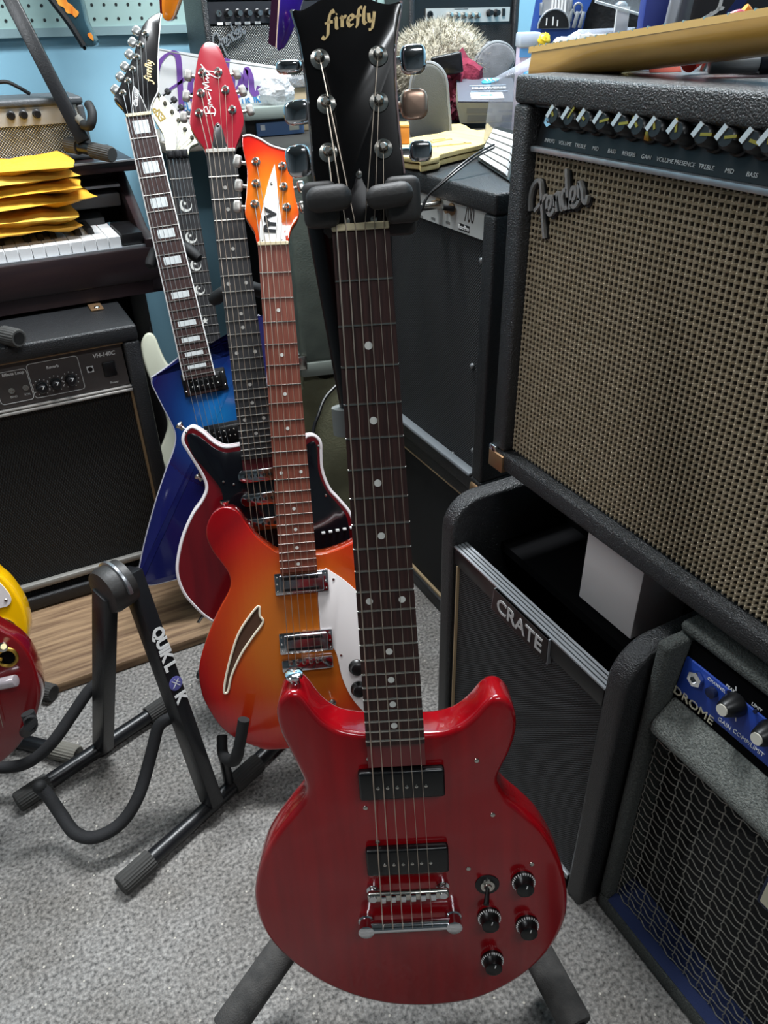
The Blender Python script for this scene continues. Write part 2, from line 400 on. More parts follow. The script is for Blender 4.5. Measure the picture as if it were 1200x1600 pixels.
bq = fr.pix(852, 345, -.008)
stroke_logo('script_badge', FSCRIPT, T(bq.x-.024, bq.y-.014, -.013, 21), .0092, .0038, .004, mat('badge_grey', '#a9a8a6', .35, .6), t)
stroke_logo('script_badge_back', FSCRIPT, T(bq.x-.023, bq.y-.0155, -.015, 21), .0092, .0068, .002, BLACK, t)
MB().box(-.002, .03, -.003, .022, -.03, .003).box(-.002, .03, -.003, .0, -.03, .003).build('corner_protector', BRASSY, t, bevel=.004)
MB().box(-.003, .012, .018, .03, -.012, .0025).build('corner_rivet', CHROME, t, bevel=.002)

# ---- combo with the plate logo below it
fr = FR_right(.495, .787, 0); CW, CH, CDp = .385, .474, .22
t = thing('guitar_amplifier', 'black amplifier with silver-edged logo plate standing on the floor under a white box', 'amplifier', fr)
for x0 in (0, CW-.03):
    pts = [Vector((x0, 0, 0)), Vector((x0, CH-.05, 0))] + [Vector((x0, CH-.05+.05*math.sin(k*math.pi/12), -.05+.05*math.cos(k*math.pi/12))) for k in range(1, 7)] + [Vector((x0, CH, -CDp)), Vector((x0, 0, -CDp))]
    MB().prism(pts, (-1, 0, 0), .03).build('end_cheek', TOLEX, t, bevel=.006, seg=3)
MB().box(.03, CW-.03, .366, .380, -CDp, -.09).box(.03, CW-.03, 0, .025, -CDp, -.004).box(.03, CW-.03, .025, CH-.012, -CDp, -CDp+.01).build('cabinet', BLACKM, t)
CRG = weave('crate_grille', '#0c0c0d', '#5d5f62', .0042, bump=1)
MB().box(.032, CW-.032, .027, .372, -.014, -.008).build('grille', CRG, t)
MB().box(.031, CW-.031, .372, .4, -.02, -.004).build('top_rail', BLACK, t, bevel=.002)
mb = MB()
for k in range(4): mb.box(.031, CW-.031, .4 + k*.0001, .4025, -.004-.006*k-.004, -.004-.006*k)
mb.build('silver_strip', SILVER, t)
MB().box(.04, .0425, .03, .372, -.008, -.0035).build('piping', mat('cream_piping', '#b39c78', .6), t)
MB().box(.032, CW-.032, .02, .03, -.012, -.002).build('bottom_trim', SILVER, t, bevel=.002)
a, b = fr.pix(774, 908, -.002), fr.pix(858, 1008, -.002)
MB().prism([(a.x-.004, .362, -.001), (a.x, .4, -.001), (b.x, .4, -.001), (b.x+.002, .36, -.001)], (0,0,1), .006).build('logo_plate_rim', SILVER, t)
MB().prism([(a.x-.002, .3635, 0), (a.x+.0015, .4, 0), (b.x-.0015, .4, 0), (b.x, .3615, 0)], (0,0,1), .004).build('logo_plate', BLACK, t)
text('logo_lettering', 'CRATE', .032, mat('pale_letter', '#c4c4c2', .45), t, T((a.x+b.x)/2, .3805, .0005), .0004, sx=1.0, off=.0005)
amp2 = t

# ---- carpet covered bass combo with wire grille
fr = FR_right(.521, .397, 0); DW, DH, DD = .45, .512, .3
t = thing('bass_amplifier', 'carpet-covered bass amplifier with blue control panel and crimped wire grille', 'amplifier', fr)
FUZZ = mat('grey_carpet_cover', '#5f625e', .98, col2='#8a8d87', cscale=420, bump=1, bscale=520, bdist=.005, detail=5)
FUZZD = mat('dark_carpet_cover', '#26282a', .98, col2='#383b3b', cscale=420, bump=1, bscale=520, bdist=.004)
th = .017; mb = MB()
mb.box(0, DW, DH-.014, DH, -DD, -.03); mb.box(0, DW, 0, .03, -DD, 0); mb.box(0, th, .03, DH-.014, -DD, 0); mb.box(DW-th, DW, .03, DH-.014, -DD, 0)
mb.build('cabinet', mat('mid_carpet_cover', '#3b3e3c', .98, col2='#5a5d59', cscale=420, bump=1, bscale=520, bdist=.005, detail=5), t, bevel=.006, seg=3)
MB().box(th, DW-th, .03, DH-.022, -DD+.005, -DD+.02).build('back_panel', BLACKM, t)
pts = [Vector((th, .365, -.03)), Vector((th, .368, -.006)), Vector((th, .378, .003)), Vector((th, .392, .002)), Vector((th, .419, -.026)), Vector((th, .405, -.06))]
MB().prism(pts, (-1, 0, 0), DW-2*th).build('padded_rail', FUZZ, t, bevel=.006, seg=3)
q0 = .41
pm = Matrix.Translation((0, .418, -.022)) @ Matrix.Rotation(math.radians(-6), 4, 'X')
def on_panel(frm, pmm, px, py):
    Mw = frm.M @ pmm; p0 = Mw.translation; n = (Mw.to_3x3() @ Vector((0,0,1))).normalized()
    return Mw.inverted() @ hit(px, py, p0, n)
on_panel_y = lambda x, y: on_panel(fr, pm, x, y).y
BLUEP = mat('blue_control_panel', '#1f3f96', .4)
o = MB().box(th+.0, DW-th, 0, .076, -.012, -.004).build('panel_recess', BLACKM, t); o.matrix_local = pm
o = MB().box(th+.001, DW-th, on_panel_y(1045,1068), on_panel_y(1062,1018), -.005, -.001).build('control_panel', BLUEP, t, bevel=.002); o.matrix_local = pm
q = on_panel(fr, pm, 1089, 1060); o = MB().lathe((q.x, q.y, 0), (0,0,1), [(0, .009), (.005, .009), (.005, .005), (.002, .005)], 6).build('input_jack', CHROME, t); o.matrix_local = pm
for x, y in ((1114, 1081),): q = on_panel(fr, pm, x, y); o = MB().lathe((q.x, q.y, 0), (0,0,1), [(0, .006), (.005, .006), (.006, .004)], 16).build('push_button', mat('navy', '#101b3c', .5), t); o.matrix_local = pm
for x, y in ((1140, 1081), (1181, 1111)): q = on_panel(fr, pm, x, y); o = MB().lathe((q.x, q.y, 0), (0,0,1), [(0, .0022), (.002, .0022)], 10).build('indicator_lamp', mat('navy', '#101b3c'), t); o.matrix_local = pm
dk = MB().lathe((0,0,0), (0,0,1), [(0, .013), (.004, .0125), (.018, .0085), (.02, .007)], 20).mesh('knob'); dk.materials.append(BLACK)
dc = MB().cyl((0,0,.02), (0,0,.0215), .0062, n=16).mesh('knob_cap'); dc.materials.append(mat('cream_cap', '#d6d2c4', .5))
for i in range(6):
    q = on_panel(fr, pm, 1150, 1100); u = q.x + i*.041
    k = inst('knob', dk, t, pm @ T(u, q.y, 0)); inst('knob_cap', dc, k)
    for r_ in (20, 200):
        o = MB().box(-.0005, .0005, .0145, .019, 0, .0004).build('dial_mark', PRINTW, t); o.matrix_local = pm @ T(u, q.y, 0, r_)
q = on_panel(fr, pm, 1080, 1098)
text('name_lettering', 'DROME', .0150, mat('cream_print', '#d8d2b8', .5, .3), t, pm @ T(q.x+.002, q.y-.002, -.0015), .0006, sx=1.05, sp=1.02)
for x, y, w_ in ((1131, 1131, 'GAIN'), (1168, 1161, 'COMP/LIMIT')):
    q = on_panel(fr, pm, x, y); text('panel_lettering', w_, .0068, PRINTW, t, pm @ T(q.x, q.y, -.0008), .0002)
for x, y, w_ in ((1120, 1070, 'CHANNEL'), (1142, 1076, 'PEAK'), (1183, 1105, 'LIMIT')):
    q = on_panel(fr, pm, x, y); text('panel_lettering', w_, .005, PRINTW, t, pm @ T(q.x, q.y, .0006), .0002)
# speaker opening: blue lower ledge, dark cloth, crimped wires
MB().box(th, DW-th, .03, .355, -.05, -.045).build('speaker_cloth', mat('speaker_black', '#0b0b0c', .9), t)
cone = MB().lathe((DW/2, .19, -.046), (0,0,1), [(.0, .15), (.006, .148), (.008, .12), (.002, .04), (.012, .035), (.016, .005)], 36).build('speaker_cone', mat('cone_dark', '#19191a', .8), t)
MB().prism([(th, .03, -.045), (th, .052, -.045), (th, .03, -.002)], (-1,0,0), DW-2*th).build('lower_ledge', mat('blue_felt', '#1d2a52', .9, bump=.5, bscale=500), t)
WIRE = mat('galvanised_wire', '#8d8a82', .4, .5)
ps = .0195; nxw = int((DW-2*th)/ps); nyw = int(.325/.0135); dyw = .325/nyw; dxw = (DW-2*th)/nxw
mb = MB()
for i in range(nxw+1):
    x = th+.002 + i*dxw
    mb.tube([Vector((x + .0007*math.sin(math.pi*k/4), .04 + k*dyw/8, -.016 + .0012*math.cos(math.pi*k/8 + math.pi*i))) for k in range(8*nyw+1)], .00075, 5)
mb.build('upright_wires', WIRE, t)['kind'] = 'stuff'
mb = MB()
for j in range(nyw+1):
    y = .04 + j*dyw
    mb.tube([Vector((th + k*dxw/8, y + .0019*math.sin(math.pi*k/4), -.016 - .0012*math.cos(math.pi*k/8 + math.pi*j))) for k in range(8*nxw+1)], .00075, 5)
mb.build('cross_wires', WIRE, t)['kind'] = 'stuff'
q = fr.pix(1192, 1393, -.01)
MB().box(q.x-.004, q.x+.1, q.y-.024, q.y+.02, -.018, -.012).build('badge_plate', mat('navy_plate', '#18223f', .5), t, bevel=.004)
text('badge_lettering', 'BLUE', .045, mat('cream_print', '#d8d2b8'), t, T(q.x+.05, q.y, -.0105), .001, off=.0015)

# ---- white carton between them
fr = FR_right(.60, .596, .378)
t = thing('white_carton', 'plain white cardboard carton wedged under the tan-grille amplifier', 'box', fr)
MB().box(0, .1, .004, .15, -.09, 0).build('carton_body', mat('white_card', '#e6dedb', .7), t, bevel=.002)
MB().box(.002, .098, .144, .1505, -.05, .0008).build('lid_flap', mat('white_card', '#c9c0be'), t, bevel=.001)


# ---- amplifier with white strip panel behind the big one
fr = FR_right(.644, 1.262, .36); RW, RH, RD = .36, .49, .26
t = thing('guitar_amplifier', 'black amplifier with white metal strip panel lettered 700, beside the neck of the red guitar', 'amplifier', fr)
shell(fr, t, RW, RH, RD, .03, TOLEXG, .012)
RPG = weave('rocpro_grille', '#0a0b0c', '#3f4246', .0048, bump=1)
MB().box(.03, RW-.03, .03, .42, -.022, -.014).build('grille', RPG, t)
MB().box(.03, RW-.03, .42, .462, -.02, -.008).build('control_panel', mat('strip_panel', '#c3c4c1', .4, .2), t)
MB().box(.0, RW-.03, .028, .036, -.014, .004).build('lower_trim', mat('grey_trim', '#7d8387', .5), t, bevel=.003)
q = fr.pix(733, 337, -.008); text('panel_number', '700', .036, mat('brown_black', '#2a201c', .6), t, T(q.x, q.y+.001, -.0078), .0003, sx=.5, shear=.12)
q = fr.pix(725, 356, -.008); MB().box(q.x-.015, q.x+.015, q.y-.0048, q.y+.0048, -.008, -.0074).build('name_strip', BLACK, t); text('name_lettering', 'Roc·Pro', .0088, WHITE, t, T(q.x, q.y, -.0072), .0003, off=.0003)
for x, y in ((684, 318), (705, 327)):
    q = fr.pix(x, y, -.006); o = MB().lathe((q.x, q.y, -.008), (0,0,1), [(0, .009), (.002, .009), (.003, .005), (.012, .005)], 14).build('jack_nut', BRASSY, t)
q = fr.pix(676, 322, .01); MB().cyl((q.x-.002, q.y, -.008), (q.x-.004, q.y, .03), .006, n=14).build('cable_plug', NICKEL, t)
q = fr.pix(705, 327, 0); MB().cyl((q.x, q.y, -.004), (q.x-.002, q.y+.004, .014), .004, n=12).build('toggle', BLACK, t)
q = fr.pix(765, 345, -.004); MB().box(q.x-.008, q.x+.006, .428, .458, -.01, -.003).build('power_switch', BLACK, t, bevel=.001)
for x, y in ((658, 338), (677, 342), (700, 348)):
    q = fr.pix(x, y, -.008); MB().box(q.x-.006, q.x+.006, q.y-.002, q.y+.002, -.0082, -.0076).build('panel_print', mat('grey_print', '#6a6a68', .7), t)
sc = MB().sph((0,0,0), (.005, .005, .004), 10, 6).mesh('screw'); sc.materials.append(mat('screw_grey', '#8c8f90', .4, .6))
for x, y in ((747, 408), (733, 573), (703, 711), (735, 705)):
    q = fr.pix(x, y, -.006); inst('screw', sc, t, T(q.x, q.y, -.012))
MB().box(RW-.03, RW+.003, -.003, .022, -.03, .004).build('corner_protector', BRASSY, t, bevel=.006, seg=3)
# black cabinet underneath
fr = FR_right(.655, 1.272, 0)
t = thing('speaker_cabinet', 'black speaker cabinet with cream piping under the strip-panel amplifier', 'speaker', fr)
shell(fr, t, .36, .355, .26, .03, TOLEXG, .01)
MB().box(.03, .33, .03, .325, -.02, -.012).build('grille', mat('black_cloth', '#101112', .9), t)
mb = MB().box(.03, .33, .318, .323, -.014, -.006).box(.03, .33, .03, .035, -.014, -.006).box(.03, .035, .035, .318, -.014, -.006).box(.325, .33, .035, .318, -.014, -.006)
mb.build('piping', mat('cream_piping', '#b39c78'), t)

# ---- grey-green case and olive bag further along
fr = FR_right(.60, 1.72, .40)
Mt = Fr(RM(.61, 1.70, .42), (-E2*.97 - E1*.25), UP)
t = thing('equipment_case', 'upright grey-green hard case beyond the strip-panel amplifier', 'case', Mt)
GRG = mat('grey_green_vinyl', '#5f6860', .55, col2='#545d56', cscale=30, bump=.3, bscale=300)
MB().box(0, .30, .03, .40, -.16, 0).build('lid', GRG, t, bevel=.012, seg=3)
MB().box(-.004, .304, 0, .034, -.165, .006).build('base_rim', mat('grey_rim', '#7f8780', .5), t, bevel=.008, seg=2)
MB().box(.29, .306, .02, .05, -.01, .012).build('latch', NICKEL, t, bevel=.003)
OLV = mat('olive_canvas', '#85856a', .9, col2='#6f6f58', cscale=12, bump=.5, bscale=240)
Mt2 = Fr(RM(.60, 1.68, 0), (-E2*.97 - E1*.25), UP)
mb = MB(); rows = []
for j in range(12):
    v = j/11; row = []
    for i in range(28):
        ph = 2*math.pi*i/28; cx_ = math.copysign(abs(math.cos(ph))**.45, math.cos(ph)); cz = math.copysign(abs(math.sin(ph))**.45, math.sin(ph))
        k = 1 - .06*math.sin(v*math.pi*2.3 + i*.9) * (.4+v) - .1*(v > .93)
        row.append(Vector((.14 + .145*cx_*k, .415*v - .012*math.sin(i*1.3)*(v > .5), -.1 + .1*cz*(k + .05*math.sin(i*2.1 + v*5)))))
    rows.append(row)
mb.loft(rows)
t = thing('canvas_bag', 'olive canvas equipment bag under the grey-green case', 'bag', Mt2); mb.build('bag_body', OLV, t)
p = [P(528, 600, 1.40), P(508, 622, 1.39), P(497, 650, 1.38), P(490, 672, 1.38), P(486, 720, 1.38)]
tag(MB().tube(p, .003, 8, 5).build('cable', BLACK), 'thin black cable hanging from the grey-green case over the olive bag', 'cable')

# ================================================================== LEFT SIDE
# ---- worn wooden plank on the floor under the left amplifier
WOODP = mat('worn_plank', '#8f7559', .75, col2='#6c543d', cscale=1, stretch=(9, 9, 160), bump=.4, bscale=40)
fr = Fr(RM(-.75, 1.19, 0), E1, UP)
t = thing('floor_plank', 'worn bare wooden plank on the carpet under the black-grille combo', 'plank', fr)
WP = mat('worn_plank2', '#957a5c', .75, col2='#664d37', cscale=1, stretch=(7, 60, 110), bump=.5, bscale=1, bdist=.004)
MB().box(0, 1.02, 0, .022, -.47, 0).build('board', WP, t, bevel=.004)
# ---- left combo amplifier
fr = FR_back(.222-.66, 1.435, .024); AW, AH, AD = .66, .562, .25
t = thing('guitar_amplifier', 'black combo amplifier with knob strip and three-inch side piping, under the piano', 'amplifier', fr)
t['label'] = 'black combo amplifier with brown knob strip standing on the wooden plank under the piano'
ALOC = fr
shell(fr, t, AW, AH, AD, .03, TOLEXG, .012)
MB().box(.03, AW-.03, .03, .434, -.03, -.02).build('grille', weave('ampeg_grille', '#0c0c0d', '#343331', .005, bump=1, pitchy=.0115), t)
TPIP = mat('tan_piping', '#8d7354', .55)
MB().box(AW-.034, AW-.03, .06, .434, -.02, -.008).box(.03, .034, .06, .434, -.02, -.008).box(.03, AW-.03, .529, .532, -.02, -.006).build('piping', TPIP, t)
MB().box(.03, AW-.03, .046, .06, -.02, -.006).build('bottom_trim', mat('grey_beading', '#8d8b86', .5, .2), t, bevel=.003)
MB().box(.03, AW-.03, .434, .439, -.02, -.004).box(.03, AW-.03, .441, .4445, -.02, -.006).build('trim_bead', mat('pale_bead', '#b9b5b0', .45, .2), t, bevel=.001)
pm = Matrix.Translation((0, .446, -.012)) @ Matrix.Rotation(math.radians(-6), 4, 'X')
o = MB().box(.032, AW-.032, 0, .084, -.006, 0).build('control_panel', mat('brown_panel', '#4a4442', .5), t); o.matrix_local = pm
def opx(x, y): return on_panel(fr, pm, x, y)
def outline(name, x0, x1, y0, y1, w=.0012, r=.006):
    mb = MB(); pts = []
    for cx_, cy_, a0 in ((x1-r, y1-r, 0), (x0+r, y1-r, 90), (x0+r, y0+r, 180), (x1-r, y0+r, 270)):
        for k in range(5):
            an = math.radians(a0 + k*22.5); pts.append(Vector((cx_ + r*math.cos(an), cy_ + r*math.sin(an), .0006)))
    mb.tube(pts + pts[:2], w/2, 4); o = mb.build(name, PRINTW, t); o.matrix_local = pm
a, b = opx(43, 580), opx(133, 605)
outline('panel_outline', a.x, b.x, .008, .072); outline('panel_outline', opx(2, 600).x-.01, a.x-.002, .008, .066); outline('panel_outline', opx(2,600).x-.16, opx(2,600).x-.012, .008, .066)
kb2 = MB().lathe((0,0,0), (0,0,1), [(0, .0105), (.003, .010), (.004, .0085), (.018, .0078), (.02, .006)], 14).mesh('knob'); kb2.materials.append(BLACK)
kd = MB()
for k in range(11):
    an = math.radians(-60 + 30*k - 0); kd.cyl((.0145*math.cos(an), .0145*math.sin(an), 0), (.0145*math.cos(an), .0145*math.sin(an), .0006), .0011, n=6)
kd = kd.mesh('dial_marks'); kd.materials.append(PRINTW)
kl = MB().box(-.0006, .0006, .001, .0075, .0195, .0203).mesh('pointer'); kl.materials.append(PRINTW)
for i, (x, y) in enumerate([(65, 605), (87, 599), (110, 593)]):
    q = opx(x, y); k = inst('knob', kb2, t, pm @ T(q.x, q.y, 0)); inst('pointer', kl, k, Matrix.Rotation(-.6, 4, 'Z')); inst('dial_marks', kd, t, pm @ T(q.x, q.y, 0))
for i in range(3): q = opx(65, 605); k = inst('knob', kb2, t, pm @ T(q.x-.16-i*.035, q.y, 0)); inst('pointer', kl, k); inst('dial_marks', kd, t, pm @ T(q.x-.16-i*.035, q.y, 0))
for x, y in ((18, 610), (40, 605)):
    q = opx(x, y); o = MB().lathe((q.x, q.y, 0), (0,0,1), [(0, .0055), (.004, .0055), (.004, .003), (.001, .003)], 12).build('jack', NICKEL, t); o.matrix_local = pm
q = opx(171, 576); o = MB().box(q.x-.012, q.x+.012, q.y-.014, q.y+.014, 0, .004).build('power_switch', BLACK, t, bevel=.002); o.matrix_local = pm
q = opx(162, 554); text('model_lettering', 'VH-140C', .0105, PRINTW, t, pm @ T(q.x, q.y, .0004), .0002, shear=.15, off=.0003)
q = opx(20, 584); text('panel_lettering', 'Effects Loop', .0075, PRINTW, t, pm @ T(q.x, q.y, .0004), .0002, shear=.1, off=.0002)
q = opx(82, 573); text('panel_lettering', 'Reverb', .0075, PRINTW, t, pm @ T(q.x, q.y, .0004), .0002, off=.0002)
q = opx(179, 597); text('panel_lettering', 'Power', .006, PRINTW, t, pm @ T(q.x, q.y, .0004), .0002)
for x, y, w_ in ((22, 620, 'SEND'), (43, 616, 'RTN')):
    q = opx(x, y); text('panel_lettering', w_, .005, PRINTW, t, pm @ T(q.x, q.y, .0004), .0002)
q = opx(141, 577); o = MB().box(q.x-.006, q.x+.006, q.y-.006, q.y+.006, 0, .0003).build('maker_mark', PRINTW, t); o.matrix_local = pm
o = MB().lathe((q.x, q.y, .0002), (0,0,1), [(0, .0045), (.0004, .0045), (.0004, .002), (.0005, .001)], 14).build('maker_ring', BLACK, t); o.matrix_local = pm
o = MB().box(AW-.06, AW-.035, AH, AH+.004, -.21, -.12).build('handle_bracket', BRASSY, t, bevel=.002)
for z_ in (-.2, -.13): MB().sph((AW-.047, AH+.004, z_), (.006, .004, .006), 10, 6).build('bracket_screw', NICKEL, t)

# ---- digital piano
PIAB = 1.59
fr = FR_back(.298-1.36, PIAB, 0); PW = 1.36
t = thing('digital_piano', 'dark rosewood upright digital piano with white keys against the blue wall', 'piano', fr)
PIANO = mat('dark_rosewood_veneer', '#2a1d1d', .35, col2='#22171a', cscale=1, stretch=(8, 90, 90))
PIANOB = mat('piano_black', '#141315', .35)
MB().box(-.02, PW+.02, .62, .685, -.03, .0).build('key_slip', PIANO, t, bevel=.004)
MB().box(-.015, PW+.015, .684, .689, -.028, -.004).build('slip_trim', SILVER, t)
MB().box(-.02, PW+.02, .594, .62, -.40, -.004).build('key_bed', PIANO, t)
MB().box(PW-.02, PW+.018, .0, .60, -.40, -.22).build('leg', PIANOB, t, bevel=.003); MB().box(-.02, .02, 0, .6, -.4, -.28).build('leg', PIANO, t, bevel=.003)
MB().box(0, PW-.02, .03, .585, -.40, -.385).build('modesty_panel', PIANOB, t)
MB().box(-.02, PW+.03, .808, .828, -.40, -.115).build('lid', PIANO, t, bevel=.003)
MB().box(-.02, PW+.03, .8265, .8295, -.122, -.112).build('lid_trim', SILVER, t)
MB().box(0, PW, .69, .808, -.40, -.25).build('fallboard_back', PIANOB, t)
MB().box(0, PW-.004, .776, .781, -.26, -.15).build('fallboard_edge', SILVER, t)
MB().box(0, PW-.004, .735, .762, -.26, -.17).build('fallboard', mat('grey_fallboard', '#6a6868', .4), t, bevel=.004)
MB().prism([Vector((PW-.05, .70, -.14)), Vector((PW-.05, .7, -.26)), Vector((PW-.05, .732, -.26)), Vector((PW-.05, .722, -.14))], (-1,0,0), -.2).build('control_box', mat('grey_control', '#232427', .4), t)
# right end cheek with slanted edge
MB().prism([Vector((PW+.018, .60, -.001)), Vector((PW+.018, .70, -.001)), Vector((PW+.018, .712, -.06)), Vector((PW+.018, .80, -.19)), Vector((PW+.018, .808, -.40)), Vector((PW+.018, .60, -.40))], (1,0,0), .02).build('end_cheek', PIANO, t, bevel=.003)
MB().box(PW-.043, PW-.002, .69, .712, -.13, -.012).build('key_block', PIANOB, t, bevel=.002)
MB().box(0, PW-.045, .7, .7085, -.145, -.138).build('key_felt', mat('red_felt', '#8a2a35', .95), t)
kwm = MB().box(0, .0226, .688, .709, -.15, -.012).mesh('white_key', bevel=.0008, seg=1); kwm.materials.append(mat('ivory_key', '#e4e4e4', .3))
kbm = MB().hexa([(0, .708, -.058), (.0125, .708, -.058), (.0125, .708, -.15), (0, .708, -.15)], [(.0015, .7195, -.066), (.011, .7195, -.066), (.011, .7195, -.15), (.0015, .7195, -.15)]).mesh('black_key'); kbm.materials.append(BLACK)
for i in range(52):
    x = PW-.045-.0235*(i+1); inst('white_key', kwm, t, Matrix.Translation((x, 0, 0)))
    if i and (i % 7) not in (1, 4): inst('black_key', kbm, t, Matrix.Translation((x+.0235-.006, 0, 0)))
PFR = fr
# ---- small practice amp on the piano
fr = FR_back(-.27, 1.765, .8285)
q = PB(128, 150, 1.765); aR = q.dot(E1); 
fr = FR_back(aR-.33, 1.765, .8285); 
t = thing('practice_amplifier', 'small grey practice amplifier with silver sparkle grille on the piano lid', 'amplifier', fr)
ht = q.z-.8285
shell(fr, t, .33, ht, .16, .014, mat('grey_tolex', '#4c4f52', .5, bump=.4, bscale=300), .006)
def sparkle():
    m = weave('silver_grille', '#3b3c3c', '#d2d2cc', .0055, bump=1); return m
SPK = sparkle()
MB().box(.014, .316, .014, ht*.6, -.012, -.006).build('grille', SPK, t)
MB().box(.014, .316, ht*.6, ht-.014, -.014, -.004).build('control_panel', ALU, t)
pk = MB().lathe((0,0,0), (0,0,1), [(0, .008), (.003, .008), (.004, .0065), (.014, .006)], 14).mesh('knob'); pk.materials.append(BLACK)
for x in (15, 35, 56): q = fr.pix(x, 172, 0); inst('knob', pk, t, T(q.x, ht*.77, -.004))
for i in range(4): inst('knob', pk, t, T(.03+i*.03, ht*.77, -.004))
# cable from it
p = [PB(-10, 130, 1.8), PB(10, 128, 1.8), PB(30, 137, 1.8), PB(47, 147, 1.8)]
tag(MB().tube(p, .0035, 8, 6).build('power_cord', BLACK), 'black cord curving down to the small grey practice amplifier', 'cord')

# ---- yellow padded envelopes piled on the keys
YEL = [mat('yellow_envelope', '#eeb638', .6, col2='#e0a42c', cscale=14, bump=.6, bscale=30, bdist=.01), mat('yellow_envelope_pale', '#f0c85a', .6, bump=.6, bscale=26, bdist=.01, col2='#e6b845', cscale=10), mat('yellow_envelope_deep', '#d9a233', .62, bump=.6, bscale=30, bdist=.01, col2='#c8912a', cscale=10)]
def envelope(name, c, wd, dp, th, rz, tilt, m, label, seed, sag=.012):
    random.seed(seed); nx_, ny_ = 12, 8; top = []; bot = []
    ph = [random.uniform(0, 6) for _ in range(6)]
    f_ = Fr(c, E1*math.cos(rz) + E2*math.sin(rz), E2*math.cos(rz) - E1*math.sin(rz))
    for j in range(ny_+1):
        for i in range(nx_+1):
            u, v = i/nx_, j/ny_; puff = (math.sin(math.pi*u)*math.sin(math.pi*v))**.28 if 0 < u < 1 and 0 < v < 1 else 0
            wob = .006*math.sin(5*u + ph[0]) + .004*math.sin(9*v + ph[1]) + .004*math.sin(13*u + 4*v + ph[2]) + .003*math.sin(23*u - 6*v + ph[5])
            x = (u-.5)*wd*(1 - .02*math.sin(7*v + ph[3])); y = (v-.5)*dp*(1 - .03*math.sin(6*u + ph[4]))
            zc = tilt*(u-.5)*wd + th/2 + wob*puff
            top.append(Vector((x, y, zc + th/2*puff))); bot.append(Vector((x, y, zc - th/2*puff)))
    n = nx_+1; N_ = len(top); fs = []
    for j in range(ny_):
        for i in range(nx_):
            a_ = j*n+i; fs.append((a_, a_+1, a_+n+1, a_+n)); fs.append((N_+a_+n, N_+a_+n+1, N_+a_+1, N_+a_))
    rim = [i for i in range(nx_+1)] + [j*n+nx_ for j in range(1, ny_+1)] + [ny_*n+i for i in range(nx_-1, -1, -1)] + [j*n for j in range(ny_-1, 0, -1)]
    for a_, b_ in zip(rim, rim[1:]+rim[:1]): fs.append((a_, N_+a_, N_+b_, b_))
    t = thing(name, label, 'envelope', f_, 'padded envelopes piled on the piano keys')
    MB().add(top+bot, fs).build('mailer', m, t, smooth=50)
    MB().box(-wd*.5, -wd*.5+.02, -dp*.45, dp*.45, th*.45+tilt*(-.5)*wd, th*.5+.0015+tilt*(-.5)*wd).build('sealed_flap', m, t, bevel=.0008)
base = RM(.12, 1.70, .722)
def envp(px, py, b): return PB(px, py, b)
pe = [(60, 372, 'flat creased yellow envelope at the foot of the pile on the piano keys', .27, .17, .020, 2, 0, 2),
      (62, 349, 'pale yellow envelope second from the foot of the pile on the keys', .26, .165, .024, -3, -.02, 1),
      (72, 325, 'bulging golden envelope in the middle of the pile with its end jutting out', .29, .165, .026, 4, .03, 0),
      (60, 309, 'crumpled yellow envelope just above the bulging one in the pile', .28, .165, .022, -4, .03, 0),
      (52, 292, 'wrinkled pale envelope under the topmost one of the pile', .27, .165, .022, 3, .02, 1),
      (50, 268, 'topmost yellow envelope peaked like a roof on the pile', .27, .16, .024, -6, .0, 0)]
h_ = .7225
for i, (x, y, lb, wd, dp, th, rz, tl, mi) in enumerate(pe):
    c = PB(x-52, y, 1.69); c = RM(c.dot(E1), 1.70, h_); envelope('padded_envelope', c, wd, dp, th, math.radians(rz), tl, YEL[mi], lb, 20+i); h_ += th*.82 + .002
# ---- A-frame stand lying on the piano: flat leg bar, ribbed foot tube, hook
def rib_cap(mb, p0, p1, r, n=22):
    p0, p1 = Vector(p0), Vector(p1); ax = (p1-p0).normalized(); ref = Vector((0,0,1)) if abs(ax.z) < .9 else Vector((1,0,0))
    u = ax.cross(ref).normalized(); w = ax.cross(u)
    def rg(p, k_): return [p + (u*math.cos(2*math.pi*k/(2*n)) + w*math.sin(2*math.pi*k/(2*n)))*r*(k_ if k % 2 else k_*.93) for k in range(2*n)]
    return mb.loft([rg(p0, 1), rg(p1-ax*.003, 1), rg(p1, .88)])
def bar(mb, p0, p1, wd, th, nrm):      # flat bar between points, face normal roughly nrm
    p0, p1 = Vector(p0), Vector(p1); ax = (p1-p0).normalized(); sx = ax.cross(Vector(nrm)).normalized(); n = sx.cross(ax).normalized()
    q = lambda p: [p + sx*wd/2 + n*th/2, p - sx*wd/2 + n*th/2, p - sx*wd/2 - n*th/2, p + sx*wd/2 - n*th/2]
    return mb.loft([q(p0), q(p1)])
hb = .8295
A = PB(112, 227, 1.742); Bp = PB(172, 241, 1.66); f_ = Fr(A, (1,0,0), (0,1,0))
t = thing('folded_guitar_stand', 'folded black A-frame guitar stand standing on the piano lid', 'guitar stand', f_)
loc = lambda p: f_.l(p)
MB().cyl(loc(A), loc(Bp), .011).build('foot_tube', BLKMET, t)
mb = MB(); d_ = (Bp-A).normalized(); rib_cap(mb, loc(Bp - d_*.045), loc(Bp + d_*.006), .0145); mb.build('rubber_end', RUBBER, t)
mb = MB(); rib_cap(mb, loc(A + d_*.02), loc(A - d_*.012), .0145); mb.build('rubber_end', RUBBER, t)
L0 = P(131, 222, (A-CAM).dot(_F)-.02); L1 = P(4, -25, (A-CAM).dot(_F)-.10)
bar(MB(), loc(L0), loc(L1), .026, .012, -_F).build('flat_leg', BLKMET, t, bevel=.002)
z0 = (A-CAM).dot(_F)
